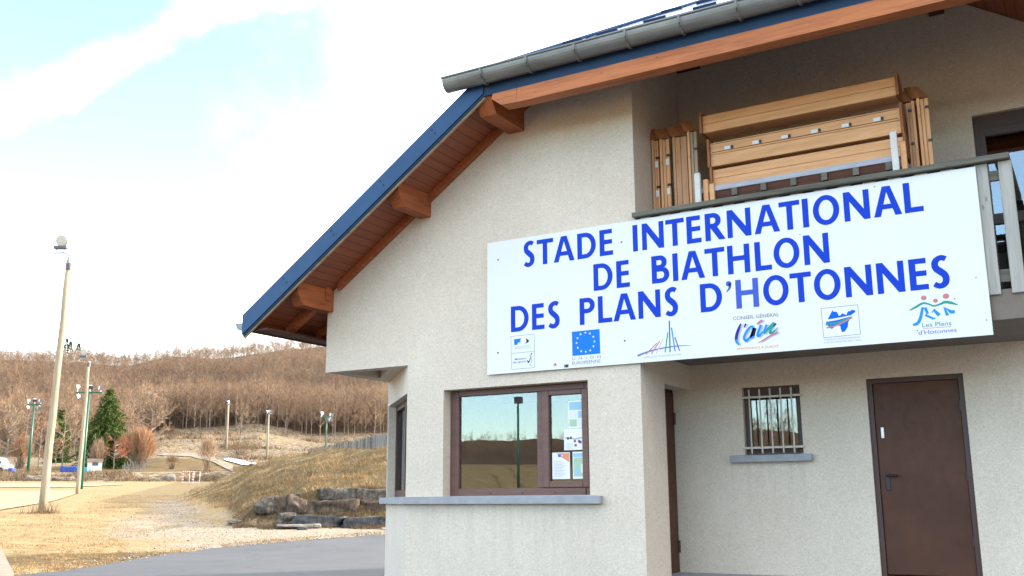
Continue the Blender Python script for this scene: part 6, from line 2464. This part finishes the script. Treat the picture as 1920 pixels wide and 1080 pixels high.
P_ = Vector(at(-12, 880, 158))
van = thing('parked_van', 'white van parked at the left edge behind the courts', 'van', P_)
Mx = local_box(P_, rad(28))
m = MB()
m.prism([Mx @ Vector(q) for q in [(-2.4, -0.9, 0.35), (2.3, -0.9, 0.35), (2.4, -0.9, 0.9), (1.7, -0.9, 1.15), (1.2, -0.9, 1.95), (-2.35, -0.9, 2.0)]], Mx.to_3x3() @ Vector((0, 1.8, 0)))
m.build('body', M_WHITEWOOD, van)
for x in (-1.5, 1.5):
    m = MB()
    m.tube([Mx @ Vector((x, -0.95, 0.33)), Mx @ Vector((x, -0.72, 0.33))], 0.33, 14)
    m.build('wheel', M_BLACK, van)
m = MB()
m.prism([Mx @ Vector(q) for q in [(0.55, -0.912, 1.2), (1.6, -0.912, 1.2), (1.2, -0.912, 1.8), (0.55, -0.912, 1.8)]], Mx.to_3x3() @ Vector((0, 0.01, 0)))
m.build('window', M_LAMPD, van)

M_TARP = simple('blue_tarpaulin', (0.02, 0.075, 0.36), (0.012, 0.05, 0.25), 3, 0.5)
M_TARP2 = simple('pale_blue_tarpaulin', (0.12, 0.38, 0.55), (0.09, 0.3, 0.45), 3, 0.5)


def tarp(label, px, py, d, w_, h_, mat, ang):
    P_ = Vector(at(px, py, d))
    Mx = local_box(P_, ang)
    bm = bmesh.new()
    bmesh.ops.create_cube(bm, size=1.0)
    bmesh.ops.subdivide_edges(bm, edges=bm.edges[:], cuts=4, use_grid_fill=True)
    vs = np.array([v_.co[:] for v_ in bm.verts])
    vs[:, 2] += (fbm(vs[:, 0] * 4 + px, vs[:, 1] * 3, 3, 2) - 0.5) * 0.35 * (vs[:, 2] > 0)
    pts_ = [Mx @ Vector((q[0] * w_, q[1] * 0.9, (q[2] + 0.4) * h_)) for q in vs]
    bm.verts.index_update()
    fs = [tuple(v_.index for v_ in f_.verts) for f_ in bm.faces]
    bm.free()
    o = mesh_obj('covered_stack', pts_, fs, mat, None, None, True)
    return tag(o, label, 'covered stack')


tarp('long low stack under a deep blue tarpaulin left of the middle wooden pole', 131, 882, 152, 2.3, 0.85, M_TARP, rad(35))
tarp('short stack under a pale blue cover right of the green mast, beside the shed', 160, 881, 154, 0.9, 0.7, M_TARP2, rad(35))
tarp('small blue covered heap beside the white van', 22, 880, 156, 0.7, 0.6, M_TARP, rad(30))

P_ = Vector(at(252, 882, 150))
stk = thing('stake_fence', 'low fence of rough pale stakes below the big orange bush', 'fence', P_)
m = MB()
random.seed(4)
rt = Vector((CR[0][0], CR[0][1], 0)).normalized()
for k in range(22):
    c = P_ + rt * (k - 11) * 0.145
    m.tube([c - Vector((0, 0, .2)), c + rt * random.uniform(-.12, .12) + Vector((0, 0, random.uniform(0.9, 1.5)))], 0.035, 5)
m.build('stakes', M_ST_PALE, stk)
m = MB()
m.tube([P_ - rt * 1.7 + Vector((0, 0, .5)), P_ + rt * 1.6 + Vector((0, 0, .55))], 0.03, 5)
m.build('rail', M_ST_PALE, stk)

for k, (px0, px1, y0, y1, d_, lbl) in enumerate(((52, 80, 889, 905, 141, 'white limestone outcrop in the bank, left of the nearest wooden pole'), (93, 130, 891, 905, 141, 'white limestone outcrop in the bank, right of the nearest wooden pole'), (310, 326, 888, 908, 141, 'pale tumbled stones in the bank left of the goal'))):
    o = boulder(lbl, px0, px1, y0 + 3, y1 + 1, d_, M_ST_GREY2, 60 + k, 0.15, 2.4, 'rock_outcrop')
    o['category'] = 'rock'
    o['group'] = 'rocks in the bank'
